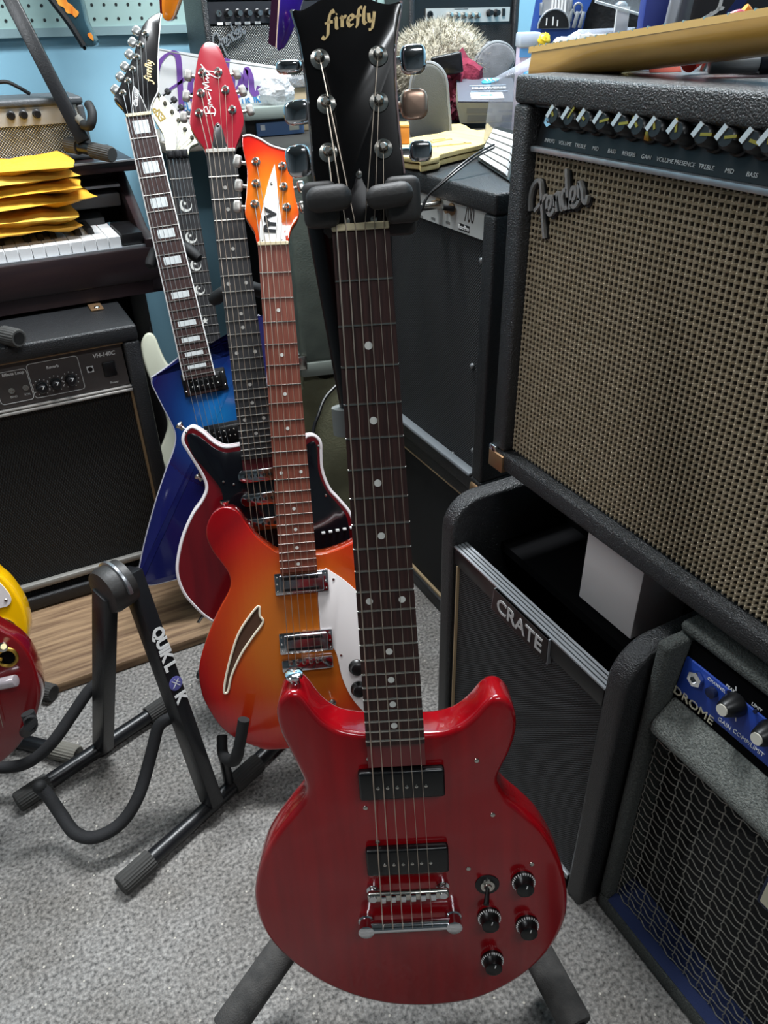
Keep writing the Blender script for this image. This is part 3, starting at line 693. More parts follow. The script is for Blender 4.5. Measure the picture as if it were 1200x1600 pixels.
MB().tube([loc(P(95, 158, z0)), loc(P(112, 176, z0-.02)), loc(P(130, 193, z0-.04))], .0075, 10, 4).build('arm', mat('worn_steel', '#77736c', .5, .3), t)
MB().tube([loc(P(130, 195, z0-.04)), loc(P(140, 197, z0-.05)), loc(P(144, 185, z0-.055)), loc(P(143, 172, z0-.055)), loc(P(138, 163, z0-.05))], .0085, 10, 4).build('hook', mat('rubber_black', '#141415', .7), t)
# ---- foot tube of a stand lying on the left amplifier
A = PZ(-30, 515, .587+.017); Bp = PZ(30, 529, .587+.017); f_ = frame_at(A); d_ = (Bp-A).normalized()
t = thing('stand_foot', 'ribbed rubber foot of a stand resting on the black-grille combo', 'guitar stand', f_)
MB().cyl((0,0,0), Bp-A, .011).build('tube', BLKMET, t); mb = MB(); rib_cap(mb, (Bp-A) - d_*.04, (Bp-A), .0165); mb.build('rubber_end', RUBBER, t)
bar(MB(), Vector((-.06, .0, 0)), (Bp-A)*.3, .02, .01, (0, 0, 1)).build('flat_leg', BLKMET, t)

# ================================================================== GUITARS
def gframe(nut, end, yaw, base):
    N_, E_ = P(*nut), P(*end); Y = (N_-E_).normalized(); y = math.radians(yaw)
    X0 = _R0*math.cos(y) + _H0*math.sin(y); X = (X0 - Y*X0.dot(Y)).normalized()
    return Fr(N_ - Y*base, X, Y), base, (N_-E_).length
BF = -.012                                             # body face below the fretboard top
class Guitar:
    def __init__(g, label, nut, end, yaw, base, group=None, tilt=9, length=None):
        g.fr, g.vN, L = gframe(nut, end, yaw, base); g.L = length or L
        g.t = thing('electric_guitar', label, 'guitar', g.fr, group)
        a = math.radians(tilt); g.hn = Vector((0, math.sin(a), math.cos(a))); g.h0 = Vector((0, g.vN, -.003))
    def px(g, x, y, w=0): return g.fr.pix(x, y, w)
    def hp(g, x, y, off=0):
        fr = g.fr; n = fr.X*g.hn.x + fr.Y*g.hn.y + fr.Z*g.hn.z; p0 = fr.w(*g.h0) + n*off
        return fr.l(hit(x, y, p0, n))
    def part(g, mb, name, m, parent=None, **k): return mb.build(name, m, parent or g.t, **k)
    def body(g, pts, th, m, bevel=.006, sub=5, bind=None, w=BF, seg=3, local=False):
        o = [Vector((p[0], p[1], w)) if local else g.px(p[0], p[1], w) for p in pts]
        o = cr(o, sub); g.outline = o
        b = g.part(MB().prism(o, (0,0,1), th), 'body', m, bevel=bevel, seg=seg, bang=55, smooth=50)
        return b
    def neck(g, wn, we, frets, fb, back, nutm, scale=None, bind=None, side=None):
        v0, v1 = g.vN, g.vN - g.L; g.scale = scale or (g.L-.006)/(1-2**(-frets/12)); g.wn, g.we = wn, we
        g.hw = lambda v: (wn + (we-wn)*(v0-v)/(v0-v1))/2
        q = lambda v, z: [Vector((-g.hw(v), v, z)), Vector((g.hw(v), v, z))]
        g.part(MB().hexa([*q(v0, -.006), *q(v1, -.006)[::-1]], [*q(v0, 0), *q(v1, 0)[::-1]]), 'fretboard', fb, smooth=0)
        rings = []
        for v in [v0, (v0+v1)/2, v1, v1-.03]:
            h = g.hw(v)*.99; d_ = .016 if v > v1 else .015
            rings.append([Vector((h*math.cos(math.pi*k/10), v, -.006 - d_*math.sin(math.pi*k/10))) for k in range(11)])
        g.part(MB().loft(rings), 'neck', back)
        g.part(MB().box(-wn/2, wn/2, v0-.0002, v0+.005, -.006, .0022), 'nut', nutm, bevel=.0007, seg=1)
        for k in range(1, frets+1):
            v = v0 - g.scale*(1-2**(-k/12)); h = g.hw(v)
            g.part(MB().tube([Vector((-h, v, .0002)), Vector((h, v, .0002))], .0011, 6), 'fret', NICKEL)
        if bind:
            for s_ in (-1, 1): 
                p = [Vector((s_*g.hw(v), v, -.003)) for v in (v0, v1)]
                g.part(MB().tube(p, .0022, 6), 'neck_binding', bind)
    def fmid(g, k): return g.vN - g.scale*(1 - .5*(2**(-k/12) + 2**(-(k-1)/12)))
    def dots(g, m, r=.003, off=0, frets=(3,5,7,9,15,17,19,21), dbl=(12,), spread=.28):
        me = MB().cyl((0,0,-.0005), (0,0,.0004), r, n=12).mesh('inlay_dot'); me.materials.append(m)
        for k in frets: inst('inlay_dot', me, g.t, T(off, g.fmid(k)))
        for k in dbl:
            h = g.hw(g.fmid(k))*2*spread
            for s_ in (-1, 1): inst('inlay_dot', me, g.t, T(s_*h, g.fmid(k)))
    def head(g, pts, m, th=.013, sub=4, bevel=.0015):
        o = cr([g.hp(*p) for p in pts], sub); return g.part(MB().prism(o, g.hn, th), 'headstock', m, bevel=bevel, seg=2, bang=55)
    def tuner(g, post, btn=None, r=.0065, br=(.009, .0055, .007), pm_=NICKEL, bm_=CHROME, depth=-.02):
        c = g.hp(*post); n = g.hn
        o = g.part(MB().lathe(c, n, [(-.012, r*.6), (0, r), (.0012, r*.95), (.0025, r*.55), (.009, r*.45), (.0105, r*.25)], 16), 'tuning_post', pm_)
        if btn:
            b = g.hp(btn[0], btn[1], depth); ax = Vector((b.x-c.x, b.y-c.y, 0)); s0 = c + Vector((0,0,depth))
            if ax.length > .008: g.part(MB().tube([s0 + ax*.25, b - ax.normalized()*.004], .0026, 8), 'tuner_shaft', bm_, o)
            ang = math.atan2(ax.y, ax.x)
            pw = lambda c_, e_: math.copysign(abs(c_)**e_, c_); rings_ = []
            for j_ in range(13):
                t_ = -math.pi/2 + math.pi*j_/12
                rings_.append([Vector((br[0]*pw(max(math.cos(t_), 1e-4), .6)*pw(math.cos(2*math.pi*k_/20), .62), br[1]*pw(max(math.cos(t_), 1e-4), .6)*pw(math.sin(2*math.pi*k_/20), .62), br[2]*.8*pw(math.sin(t_), .6))) for k_ in range(20)])
            me = MB().loft(rings_); me.xf(Matrix.Translation(b) @ Matrix.Rotation(ang, 4, 'Z')); g.part(me, 'tuner_button', bm_, o, smooth=60)
        return c + n*.005
    def strings(g, posts, vb, spread_b, wb=.006, mm=STRING, radii=(.00062,.00055,.0005,.00036,.00030,.00026)):
        wn = g.wn*.82
        for i in range(6):
            xn = (i-2.5)/5*wn; xb = (i-2.5)/5*spread_b
            pts = [Vector((xn, g.vN+.003, .0026)), Vector((xb, vb, wb))]
            if posts and i < len(posts) and posts[i] is not None: pts = [posts[i]] + pts
            g.part(MB().tube(pts, radii[i], 5), 'string', mm)
    def box_px(g, name, x0, y0, x1, y1, w0, w1, m, bevel=.002, seg=2, ang=0):
        a = g.px(x0, y0, w1); b = g.px(x1, y1, w1)
        return g.part(MB().box(min(a.x,b.x), max(a.x,b.x), min(a.y,b.y), max(a.y,b.y), w0, w1), name, m, bevel=bevel, seg=seg)
    def cbox(g, name, c, wd, ht, w0, w1, m, bevel=.002, parent=None, seg=2):
        return g.part(MB().box(c.x-wd/2, c.x+wd/2, c.y-ht/2, c.y+ht/2, w0, w1), name, m, parent, bevel=bevel, seg=seg)
    def text(g, name, s, size, x, y, rz, m, head=True, **k):
        if head:
            c = g.hp(x, y, .0005); R3 = Matrix.Rotation(-math.atan2(g.hn.y, g.hn.z), 4, 'X')
            return text(name, s, size, m, g.t, Matrix.Translation(c) @ R3 @ Matrix.Rotation(math.radians(rz), 4, 'Z'), .0002, **k)
        c = g.px(x, y, k.pop('w', 0)); return text(name, s, size, m, g.t, T(c.x, c.y, c.z, rz), .0002, **k)
    def strokes(g, name, st, x, y, rz, sc, wd, m, nib=None, shear=0):
        c = g.hp(x, y, .0004); R3 = Matrix.Rotation(-math.atan2(g.hn.y, g.hn.z), 4, 'X')
        return stroke_logo(name, st, Matrix.Translation(c) @ R3 @ Matrix.Rotation(math.radians(rz), 4, 'Z'), sc, wd, .0003, m, g.t, nib, shear)

FIREFLY = [  # blackletter-like lettering, unit = x-height
 [(-.35,-.55),(-.05,-.75),(.25,-.45),(.35,.3),(.5,1.2),(.8,1.75),(.95,1.45)], [(.0,.62),(.45,.72),(.85,.7)],
 [(1.0,.9),(1.2,1.0),(1.2,.15),(1.4,.05)], [(1.22,1.3),(1.3,1.4)],
 [(1.6,.85),(1.8,1.0),(1.8,.05)], [(1.82,.7),(2.05,1.0),(2.25,.9)],
 [(2.4,.5),(2.95,.7),(2.85,1.0),(2.55,.9),(2.42,.45),(2.6,.05),(3.0,.2)],
 [(3.2,-.2),(3.4,.1),(3.5,.9),(3.65,1.55),(3.95,1.55)], [(3.2,.8),(3.85,.88)],
 [(4.05,.2),(4.15,1.3),(4.3,1.65)], [(4.1,.25),(4.2,.05),(4.4,.15)],
 [(4.6,.95),(4.65,.3),(4.9,.2),(5.1,.5)], [(5.2,1.0),(5.1,.3),(4.9,-.5),(4.55,-.6)]]

# ---------------------------------------------------------------- 1. cherry red double cutaway, nearest stand
REDB = mat('cherry_red_lacquer', '#930712', .2, col2='#860610', cscale=1, stretch=(70, 5, 5), coat=.7, spec=.35)
g = Guitar('glossy cherry-red double-cutaway guitar with black pickups and black headstock', (563.5, 359, .565), (618, 1164, .727), 0, .775)
def c5(pts): return [(380 + x/2.3077, 1040 + y/2.3077) for x, y in pts]
g.body(c5([(120,190),(124,145),(142,115),(168,100),(200,105),(228,132),(255,168),(292,206),(342,234),(400,246),(445,249),(550,252),(662,249),(720,243),(780,222),(830,183),(868,140),(902,117),(940,119),(970,147),(986,190),(985,245),(965,310),(935,370),(920,410),(928,445),(960,490),(1020,540),(1080,600),(1130,680),(1160,760),(1172,850),(1160,930),(1120,1010),(1050,1090),(950,1160),(830,1210),(700,1230),(600,1232),(500,1222),(380,1190),(270,1140),(170,1070),(100,1000),(60,930),(40,850),(45,780),(65,710),(100,640),(150,570),(200,510),(224,470),(222,430),(200,380),(170,320),(138,255)]), .042, REDB, .006)
g.neck(.043, .0565, 22, ROSE, mat('red_neck', '#6a0f14', .3, coat=.6), BONE)
g.dots(PEARL, .0032)
BLKGL = mat('black_lacquer', '#0c0a0b', .2, coat=.4)
g.head([(455,16),(470,15),(486,7),(500,-2),(515,-8),(545,-9),(575,-4),(590,2),(607,5),(627,2),(624,25),(620,50),(617,80),(617,110),(619,150),(622,190),(626,230),(631,271),(626,300),(612,335),(607,351),(564,357),(521,360),(516,345),(500,310),(490,271),(487,227),(484,190),(481,150),(475,106),(466,55)], BLKGL, .014)
hb_ = [g.hp(*p, -.007) for p in [(455,16),(466,55),(475,106),(481,150),(484,190),(487,227),(490,271),(500,310)]]
g.part(MB().tube(hb_, .0012, 6, 3), 'headstock_edge', mat('grey_edge', '#6f6a6a', .4))
hb_ = [g.hp(*p, -.007) for p in [(627,2),(624,25),(620,50),(617,80),(617,110),(619,150),(622,190),(626,230),(631,271)]]
g.part(MB().tube(hb_, .0012, 6, 3), 'headstock_edge', mat('pink_edge', '#8d6f6f', .4))
pl = [g.tuner((500,93), (452,105), .0072, (.010,.0045,.0085)), g.tuner((510,163), (467,176), .0072, (.0115,.0085,.008)), g.tuner((513,239), (467,252), .0072, (.010,.0115,.007))]
pr = [g.tuner((591,88), (645,93), .0072, (.010,.010,.007)), g.tuner((592,160), (647,163), .0072, (.0105,.0105,.007), bm_=mat('warm_nickel', '#c9a894', .35, .9)), g.tuner((599,233), (657,236), .0072, (.009,.0075,.006))]
g.strings([pl[2], pl[1], pl[0], pr[0], pr[1], pr[2]], 0, .052) if False else None
g.text('x', '', .01, 540, 40, 0, BONE) if False else None
g.strokes('headstock_lettering', FIREFLY, 508, 48, 5, .0069, .0028, mat('gold_print', '#d9bd85', .45, .3), nib=.6, shear=.12)
cv = [g.hp(*p, .0025) for p in [(561,262),(568,285),(588,320),(594,352),(535,354),(541,320),(554,285)]]
g.part(MB().prism(cr(cv, 3), g.hn, .003), 'truss_cover', mat('truss_black', '#161214', .35), bevel=.0006)
scm = MB().lathe((0,0,0), (0,0,1), [(0, .0028), (.0012, .0024), (.0016, .0008)], 10).mesh('screw'); scm.materials.append(NICKEL)
for x, y in ((561,273), (584,343), (542,346)): c = g.hp(x, y, .0027); inst('screw', scm, g.t, Matrix.Translation(c))
for i, (x, y) in enumerate(((628, 1227), (637, 1347))):
    c = g.px(x, y, -.003)
    pk_ = g.cbox('pickup', c, .0855, .034 if i == 0 else .034, BF, -.002, mat('pickup_black', '#0b0b0d', .28), .003, seg=3)
    for k in range(6): g.part(MB().lathe((c.x + (k-2.5)*.0095, c.y-.001, -.002), (0,0,1), [(0, .0019), (.0012, .0017), (.0016, .0006)], 10), 'pole_piece', NICKEL, pk_)
cb = g.px(638, 1401, .002)
BRB = g.cbox('bridge', cb, .086, .012, -.004, .003, NICKEL, .003, seg=3)
for k in range(6): g.part(MB().box(cb.x+(k-2.5)*.0105-.003, cb.x+(k-2.5)*.0105+.003, cb.y-.004, cb.y+.0045, .002, .0058), 'saddle', CHROME, BRB, bevel=.001)
for s_ in (-1, 1): g.part(MB().lathe((cb.x+s_*.037, cb.y, BF), (0,0,1), [(0,.007),(.004,.007),(.005,.004),(.016,.004)], 14), 'bridge_post', CHROME, BRB)
ct = g.px(641, 1447, .0)
TP = g.part(MB().tube([Vector((ct.x-.047, ct.y, -.001)), Vector((ct.x+.047, ct.y, -.001))], .0065, 14), 'tailpiece', CHROME)
for s_ in (-1, 1): g.part(MB().lathe((ct.x+s_*.047, ct.y, BF), (0,0,1), [(0,.009),(.004,.009),(.005,.0075),(.0175,.0085),(.0185,.006)], 16), 'tailpiece_stud', CHROME, TP)
g.strings([pl[2], pl[1], pl[0], pr[0], pr[1], pr[2]], ct.y+.004, .0525, .0062)
TOPH = mat('top_hat_black', '#0a0a0b', .3)
tk = MB().lathe((0,0,0), (0,0,1), [(0, .0125), (.003, .0125), (.006, .0098), (.014, .0092), (.015, .0075)], 24).mesh('knob'); tk.materials.append(TOPH)
td = MB()
for k in range(22):
    an = math.radians(-50 + k*13); td.box(.0104, .0124, -.0004, .0004, .0028, .0048, Matrix.Rotation(an, 4, 'Z'))
td.box(.0035, .0075, -.0005, .0005, .0147, .0155, Matrix.Rotation(math.radians(75), 4, 'Z'))
td = td.mesh('dial_marks'); td.materials.append(PRINTW)
for x, y in ((820,1387), (766,1443), (826,1455), (771,1510)):
    c = g.px(x, y, -.002); k = inst('knob', tk, g.t, T(c.x, c.y, BF)); inst('dial_marks', td, k)
c = g.px(763, 1391, -.004)
sw = g.part(MB().lathe((c.x, c.y, BF), (0,0,1), [(0,.013),(.0012,.0128),(.0014,.009)], 24), 'toggle_washer', BLACK)
g.part(MB().lathe((c.x, c.y, BF+.001), (0,0,1), [(0,.0078),(.0025,.0075),(.003,.0045),(.005,.004)], 18), 'toggle_nut', CREAM if False else NICKEL, sw)
g.part(MB().cyl((c.x, c.y, BF+.004), (c.x-.004, c.y-.007, BF+.02), .002, .0032, 10), 'toggle_lever', BLACK, sw)
for x, y in ((576,1186), (745,1188), (770,1273), (732,1357), (831,1350), (590,1315), (571,1262)):
    c = g.px(x, y, BF); inst('screw', scm, g.t, T(c.x, c.y, BF-.0003))
c = g.px(464, 1076, BF-.02)
g.part(MB().lathe((c.x-.001, c.y+.004, BF-.02), (0, 1, .15), [(0, .0055), (.007, .0042), (.012, .0088), (.0155, .0088), (.017, .006)], 18), 'strap_button', CHROME)
RED = g

# ---------------------------------------------------------------- 2. orange sunburst semi-hollow
g = Guitar('orange and red sunburst semi-hollow guitar with white pickguard and slash soundhole', (427, 383, 1.05), (467, 893, 1.125), 8, .80)
left = [(440,864),(420,854),(400,838),(384,817),(373,801),(360,793),(344,794),(331,804),(323,822),(323,840),(333,862),(348,882),(358,898),(360,913),(356,927),(342,953),(330,980),(317,1015),(311,1042),(311,1062),(316,1087),(326,1108),(340,1130),(356,1146),(376,1158),(400,1167),(430,1172)]
lp = [g.px(x, y, BF) for x, y in left]; pts = [(p.x, p.y) for p in lp]; 
rp = [g.px(x, y, BF) for x, y in [(495,866),(520,861),(545,851),(572,836),(597,816),(612,806),(624,812),(630,835),(626,868),(618,895),(616,914),(622,930)]]
pts = pts + [(-x, y) for x, y in pts[15:][::-1]] + [(p.x, p.y) for p in rp[::-1]]
cy_ = (lp[18].y)
BUR = burst('cherry_sunburst', [(.0,'#bd6c22'),(.42,'#b8601e'),(.66,'#b53f16'),(.88,'#ad1812'),(1.12,'#86070e')], 0, cy_+.035, .185, .215)
pts = pts[::-1]
g.body(pts, .038, BUR, .005, local=True)
g.neck(.0425, .055, 21, ROSEL, mat('maple_side', '#a5603f', .4), BONE)
g.dots(PEARL, .0026)
HBUR = burst('headstock_burst', [(.0,'#e0902a'),(.45,'#dc6a1c'),(.8,'#cf2f16'),(1.2,'#b81812')], 0, g.vN+.066, .065, .085, grain=.1)
g.head([(380,212),(390,211),(406,217),(425,228),(450,235),(454,253),(457,277),(461,305),(467,330),(464,344),(455,358),(449,378),(427,382),(404,384),(397,361),(384,339),(383,321),(385,300),(386,265),(380,235),(378,219)], HBUR, .014)
ed = [g.hp(*p, .0) for p in [(379,213),(390,211),(406,217),(425,228),(450,235)]]
g.part(MB().tube(ed, .0014, 6, 4), 'headstock_binding', WHITE)
cv = [g.hp(*p, .002) for p in [(429,256),(432,278),(435,310),(440,345),(448,379),(427,382),(405,384),(406,347),(412,315),(420,282)]]
g.part(MB().prism(cv, g.hn, .002), 'truss_cover', WHITE, bevel=.0004)
g.text('headstock_lettering', 'IYV', .021, 423, 346, 84, BLACK, off=.0012, sx=1.1).location += g.hn*.002
pl = [g.tuner(p, b, .0062, (.006,.0085,.006), bm_=mat('button_grey', '#b5b2ac', .35, .5)) for p, b in (((400,253),(371,252)), ((400,287),(373,290)), ((398,319),(371,323)))]
pr = [g.tuner(p, b, .0062, (.006,.0085,.006), bm_=NICKEL) for p, b in (((441,260),(468,262)), ((443,292),(470,292)), ((448,324),(473,324)))]
for x, y in ((424,287), (411,377), (441,376)): inst('screw', scm, g.t, Matrix.Translation(g.hp(x, y, .0022)) @ Matrix.Scale(.7, 4))
pg = [g.px(x, y, BF+.0022) for x, y in [(505,890),(521,895),(540,908),(560,926),(590,955),(600,1000),(600,1125),(585,1125),(566,1110),(548,1088),(534,1057),(526,1022),(515,1005),(502,990),(499,960),(497,925)]]
g.part(MB().prism(cr(pg, 3), (0,0,1), .0022), 'pickguard', mat('white_guard', '#e9e2e0', .3), bevel=.0006)
so = cr([g.px(x, y, BF+.0004) for x, y in [(404,947),(406,962),(411,972),(395,995),(377,1022),(362,1055),(357,1078),(353,1083),(350,1080),(353,1058),(361,1025),(372,992),(387,967)]], 4)
cen = sum(so, Vector()) / len(so)
g.part(MB().tube(so + so[:2], .0018, 6), 'soundhole_binding', mat('ivory_binding', '#eadfc8', .4))
g.part(MB().prism([p + Vector((0,0,-.0001)) for p in so], (0,0,1), .012), 'soundhole', mat('soundhole_brown', '#4a2d1b', .8))
for x, y in ((471.5, 911), (478.5, 1004)):
    c = g.px(x, y, -.004)
    pk_ = g.cbox('pickup', c, .081, .034, BF, -.006, CHROME, .002)
    g.cbox('pickup_cover', c, .066, .028, -.007, -.0025, mat('brushed_chrome', '#c9cacd', .2, 1), .004, pk_, 3)
    for dy in (-.0085, .0085): g.cbox('pickup_slot', Vector((c.x-.002, c.y+dy, 0)), .054, .0045, -.003, -.0022, BLACK, .001, pk_)
    for sx_ in (-1, 1):
        for sy_ in (-1, 0, 1): g.part(MB().sph((c.x+sx_*.0365, c.y+sy_*.011, -.006), (.0016,.0016,.001), 8, 5), 'ring_screw', NICKEL, pk_)
cb = g.px(481, 1038, -.002)
BRB = g.cbox('bridge', cb, .078, .019, BF, -.001, CHROME, .002)
for k in range(6): g.part(MB().box(cb.x+(k-2.5)*.0102-.0025, cb.x+(k-2.5)*.0102+.0025, cb.y+.002, cb.y+.009, -.001, .003), 'saddle', NICKEL, BRB, bevel=.0008)
g.strings([pl[2], pl[1], pl[0], pr[0], pr[1], pr[2]], cb.y+.005, .051, .004)
for x, y in ((558,1045), (561,1079)):
    c = g.px(x, y, -.002); inst('knob', tk, g.t, T(c.x, c.y, BF+.002))
for x, y in ((521,905), (533,1024)): c = g.px(x, y, BF+.0022); inst('screw', scm, g.t, T(c.x, c.y, BF+.002) @ Matrix.Scale(.8, 4))
c = g.px(519, 1097, BF); sw = g.part(MB().lathe((c.x, c.y, BF), (0,0,1), [(0,.006),(.004,.006),(.005,.003)], 12), 'toggle_nut', NICKEL); g.part(MB().cyl((c.x, c.y, BF+.004), (c.x-.002, c.y+.008, BF+.018), .0015, .0026, 10), 'toggle_lever', NICKEL, sw)
c = g.px(352, 792, BF-.018); g.part(MB().lathe((c.x, c.y-.002, BF-.018), (0, 1, .1), [(0, .005), (.004, .0035), (.010, .0072), (.012, .007)], 16), 'strap_button', CHROME)

SUN = g
# ---------------------------------------------------------------- 3. dark red with layered white binding
g = Guitar('dark red guitar with signature on its red headstock and layered white binding', (345, 238, 1.12), (405, 716, 1.20), 11, .78)
BMR = mat('deep_red_lacquer', '#6a0d16', .16, col2='#5a0a12', cscale=1, stretch=(50, 5, 5), coat=1)
g.body([(290,676),(300,668),(316,676),(332,690),(350,699),(372,697),(400,692),(440,690),(470,690),(481,682),(492,682),(500,692),(501,712),(503,736),(514,764),(530,782),(548,806),(560,850),(556,900),(535,945),(495,980),(440,995),(380,990),(330,968),(300,941),(286,921),(278,895),(280,867),(288,835),(302,804),(317,782),(324,762),(317,741),(297,708),(287,690)], .036, BMR, .0)
BIV = mat('binding_white', '#e6dfe0', .35)
ol = g.outline
for w_ in (BF-.003, BF-.034):
    g.part(MB().tube([Vector((p.x, p.y, w_)) for p in ol + ol[:2]], .0036, 8), 'body_binding', BIV)
g.part(MB().tube([Vector((p.x, p.y, BF-.018)) for p in ol + ol[:2]], .003, 6), 'body_stripe', mat('pink_stripe', '#b76a78', .4))
g.neck(.043, .055, 24, EBONY, mat('mahogany_red', '#5a1820', .4), mat('zero_fret', '#bdbab2', .4))
g.dots(mat('grey_dot', '#a5a29c', .4), .0028, frets=(2,3,5,9,10,15,17,21), dbl=(7,12,19))
g.head([(325,65),(335,67),(343,74),(353,97),(362,120),(370,145),(378,170),(381,190),(377,207),(368,232),(366,239),(345,241),(324,241),(318,230),(305,212),(296,192),(298,170),(303,130),(307,100),(312,78),(318,68)], mat('headstock_red', '#8e0f22', .25, coat=.6), .014)
pl = [g.tuner(p, b, .0064, (.006,.008,.006), bm_=mat('button_grey', '#b5b2ac')) for p, b in (((316,114),(294,118)), ((314,146),(291,150)), ((311,177),(287,183)))]
pr = [g.tuner(p, b, .0064, (.006,.008,.006), bm_=mat('button_grey', '#b5b2ac')) for p, b in (((341,113),(370,115)), ((352,141),(379,142)), ((363,172),(391,172)))]
cv = [g.hp(*p, .002) for p in [(340,191),(347,200),(352,220),(355,236),(331,237),(333,218),(334,200)]]
g.part(MB().prism(cr(cv, 2), g.hn, .002), 'truss_cover', BLACK, bevel=.0004)
for x, y in ((340,195), (334,232), (353,231)): inst('screw', scm, g.t, Matrix.Translation(g.hp(x, y, .0022)) @ Matrix.Scale(.8, 4))
SIG = [[(0,0),(0,1.6)],[(-.5,1.3),(.6,1.7),(1.1,1.2),(.1,.9),(1.2,.5),(.5,-.2),(-.5,.1)],[(1.4,.2),(1.6,.9),(1.9,.5),(2.2,.8),(2.4,.4),(3.0,.5),(3.6,.7)],[(3.8,.1),(4.2,1.3),(4.5,.5),(5.0,1.5),(5.2,.4)],[(5.4,.5),(5.8,.9),(5.9,.4),(6.4,.9),(6.4,.2)],[(6.0,1.6),(6.9,1.2),(7.1,.3),(6.6,-1.4),(5.9,-1.2),(6.6,.2),(8.2,1.5)]]
g.strokes('signature', SIG, 335, 177, 88, .0088, .0013, PRINTW)
bk = [g.px(x, y, BF+.0022) for x, y in [(292,683),(300,677),(314,684),(335,700),(352,707),(372,705),(440,700),(470,700),(484,691),(492,691),(496,705),(498,738),(511,768),(528,788),(543,812),(545,860),(520,900),(430,900),(372,850),(352,800),(345,765),(322,735),(302,711)]]
g.part(MB().prism(cr(bk, 4), (0,0,1), .0022), 'pickguard', mat('black_guard', '#0d0e13', .12, coat=.5), bevel=.0005)
for x, y in ((408, 742), (412, 779), (416, 818)):
    c = g.px(x, y, -.004); pts_ = []
    for k in range(24):
        an = 2*math.pi*k/24; pts_.append(Vector((c.x + math.copysign(.026, math.cos(an)) + .0105*math.cos(an), c.y + .0105*math.sin(an), -.003)))
    pk_ = g.part(MB().prism(pts_, (0,0,1), .007), 'pickup', CHROME, bevel=.0015)
    for k in range(6): g.part(MB().cyl((c.x+(k-2.5)*.0095, c.y, -.0032), (c.x+(k-2.5)*.0095, c.y, -.0026), .003, n=12), 'pole_hole', BLACK, pk_)
cb = g.px(428, 880, -.002); BRB = g.cbox('bridge', cb, .075, .016, BF, .0, CHROME, .003)
g.strings([pl[2], pl[1], pl[0], pr[0], pr[1], pr[2]], cb.y, .05, .004)
for x, y in ((287, 671), (316, 750)): c = g.px(x, y, BF-.018); g.part(MB().lathe((c.x, c.y, BF-.018), (-.6, .8, 0), [(0, .0045), (.004, .0035), (.010, .007), (.012, .006)], 14), 'strap_button', NICKEL)
for k in range(5): c = g.px(505+k*11, 832-k*2, BF); g.part(MB().box(c.x-.003, c.x+.003, c.y-.002, c.y+.002, BF, BF+.006), 'slide_switch', PRINTW, bevel=.0008)
for x, y in ((291,676), (349,753), (365,757), (497,697), (509,774)): c = g.px(x, y, BF+.002); inst('screw', scm, g.t, T(c.x, c.y, BF+.002) @ Matrix.Scale(.8, 4))

DRK = g
# ---------------------------------------------------------------- 4. blue pointed body with block inlays
g = Guitar('blue sharp-horned guitar with block inlays and black hooked headstock', (217, 181, 1.32), (312, 590, 1.43), 16, .80)
pB = [g.px(x, y, BF) for x, y in ((300, 700),)]
BLU = burst('blue_burst', [(.0,'#1c74b4'),(.4,'#124a8c'),(.7,'#122a62'),(1.0,'#171a52'),(1.25,'#1a1446')], .02, pB[0].y+.05, .13, .15, grain=.2)
blp = [(284,556),(276,562),(258,576),(238,590),(238,600),(244,613),(256,637),(268,660),(275,680),(272,703),(260,735),(245,780),(231,830),(222,868),(216,902),(222,912),(242,913),(285,903),(330,900),(375,895),(400,870),(412,800),(415,720),(416,640),(416,560),(412,497),(404,494),(394,512),(378,535),(362,552),(348,558),(335,553),(310,560)]
def sharpen(pts, idx):
    out = []
    for i, p in enumerate(pts):
        out.append(p)
        if i in idx: out.append((p[0]+.4, p[1]+.4))
    return out
g.body(sharpen(blp, {3, 14, 15, 25, 26}), .042, BLU, .004)
ol = g.outline; g.part(MB().tube([Vector((p.x, p.y, BF-.002)) for p in ol + ol[:2]], .0022, 6), 'body_binding', mat('grey_binding', '#a9a8b4', .4))
g.neck(.043, .056, 22, ROSE, mat('neck_dark', '#2c1512', .4), BONE, bind=WHITE)
PRL = mat('pearl_block', '#cfd4d4', .25)
for k in (1,3,5,7,9,12,15,17,19,21):
    v = g.fmid(k); sp_ = g.scale*(2**(-(k-1)/12) - 2**(-k/12)); h = g.hw(v)
    g.part(MB().box(-h*.62, h*.62, v-sp_*.3, v+sp_*.3, -.0003, .0004), 'inlay_block', PRL)
g.head([(246,20),(251,22),(250,40),(248,67),(247,100),(247,125),(246,142),(238,160),(234,176),(217,181),(200,184),(192,170),(178,154),(184,140),(190,128),(199,108),(207,90),(213,70),(218,52),(224,38),(234,27)], BLKGL, .014, sub=3)
hb_ = [g.hp(*p, -.001) for p in [(252,22),(250,40),(248,67),(247,100),(247,125),(247,142),(238,160),(234,176)]]
g.part(MB().tube(hb_, .0011, 6, 3), 'headstock_binding', WHITE)
ps = [g.tuner(p, b, .0064, (.0075,.008,.006), bm_=mat('clear_button', '#b9bcbb', .2, .7)) for p, b in (((227,53),(213,48)), ((220,71),(207,66)), ((214,90),(202,85)), ((207,109),(195,104)), ((200,127),(188,120)), ((192,146),(180,140)))]
g.strokes('headstock_lettering', FIREFLY, 236, 128, 75, .0068, .0026, mat('gold_print', '#d9bd85'), nib=.6, shear=.12)
cv = [g.hp(*p, .0018) for p in [(209,135),(214,140),(222,155),(231,176),(209,180),(207,165),(207,145)]]
g.part(MB().prism(cr(cv, 2), g.hn, .002), 'truss_cover', mat('truss_black', '#161214'), bevel=.0003)
ed = cv; g.part(MB().tube(ed + ed[:1], .0007, 5), 'truss_cover_rim', PRINTW)
g.text('truss_lettering', 'Classic', .0105, 213, 155, 72, PRINTW, shear=.3, off=.0002).location += g.hn*.002
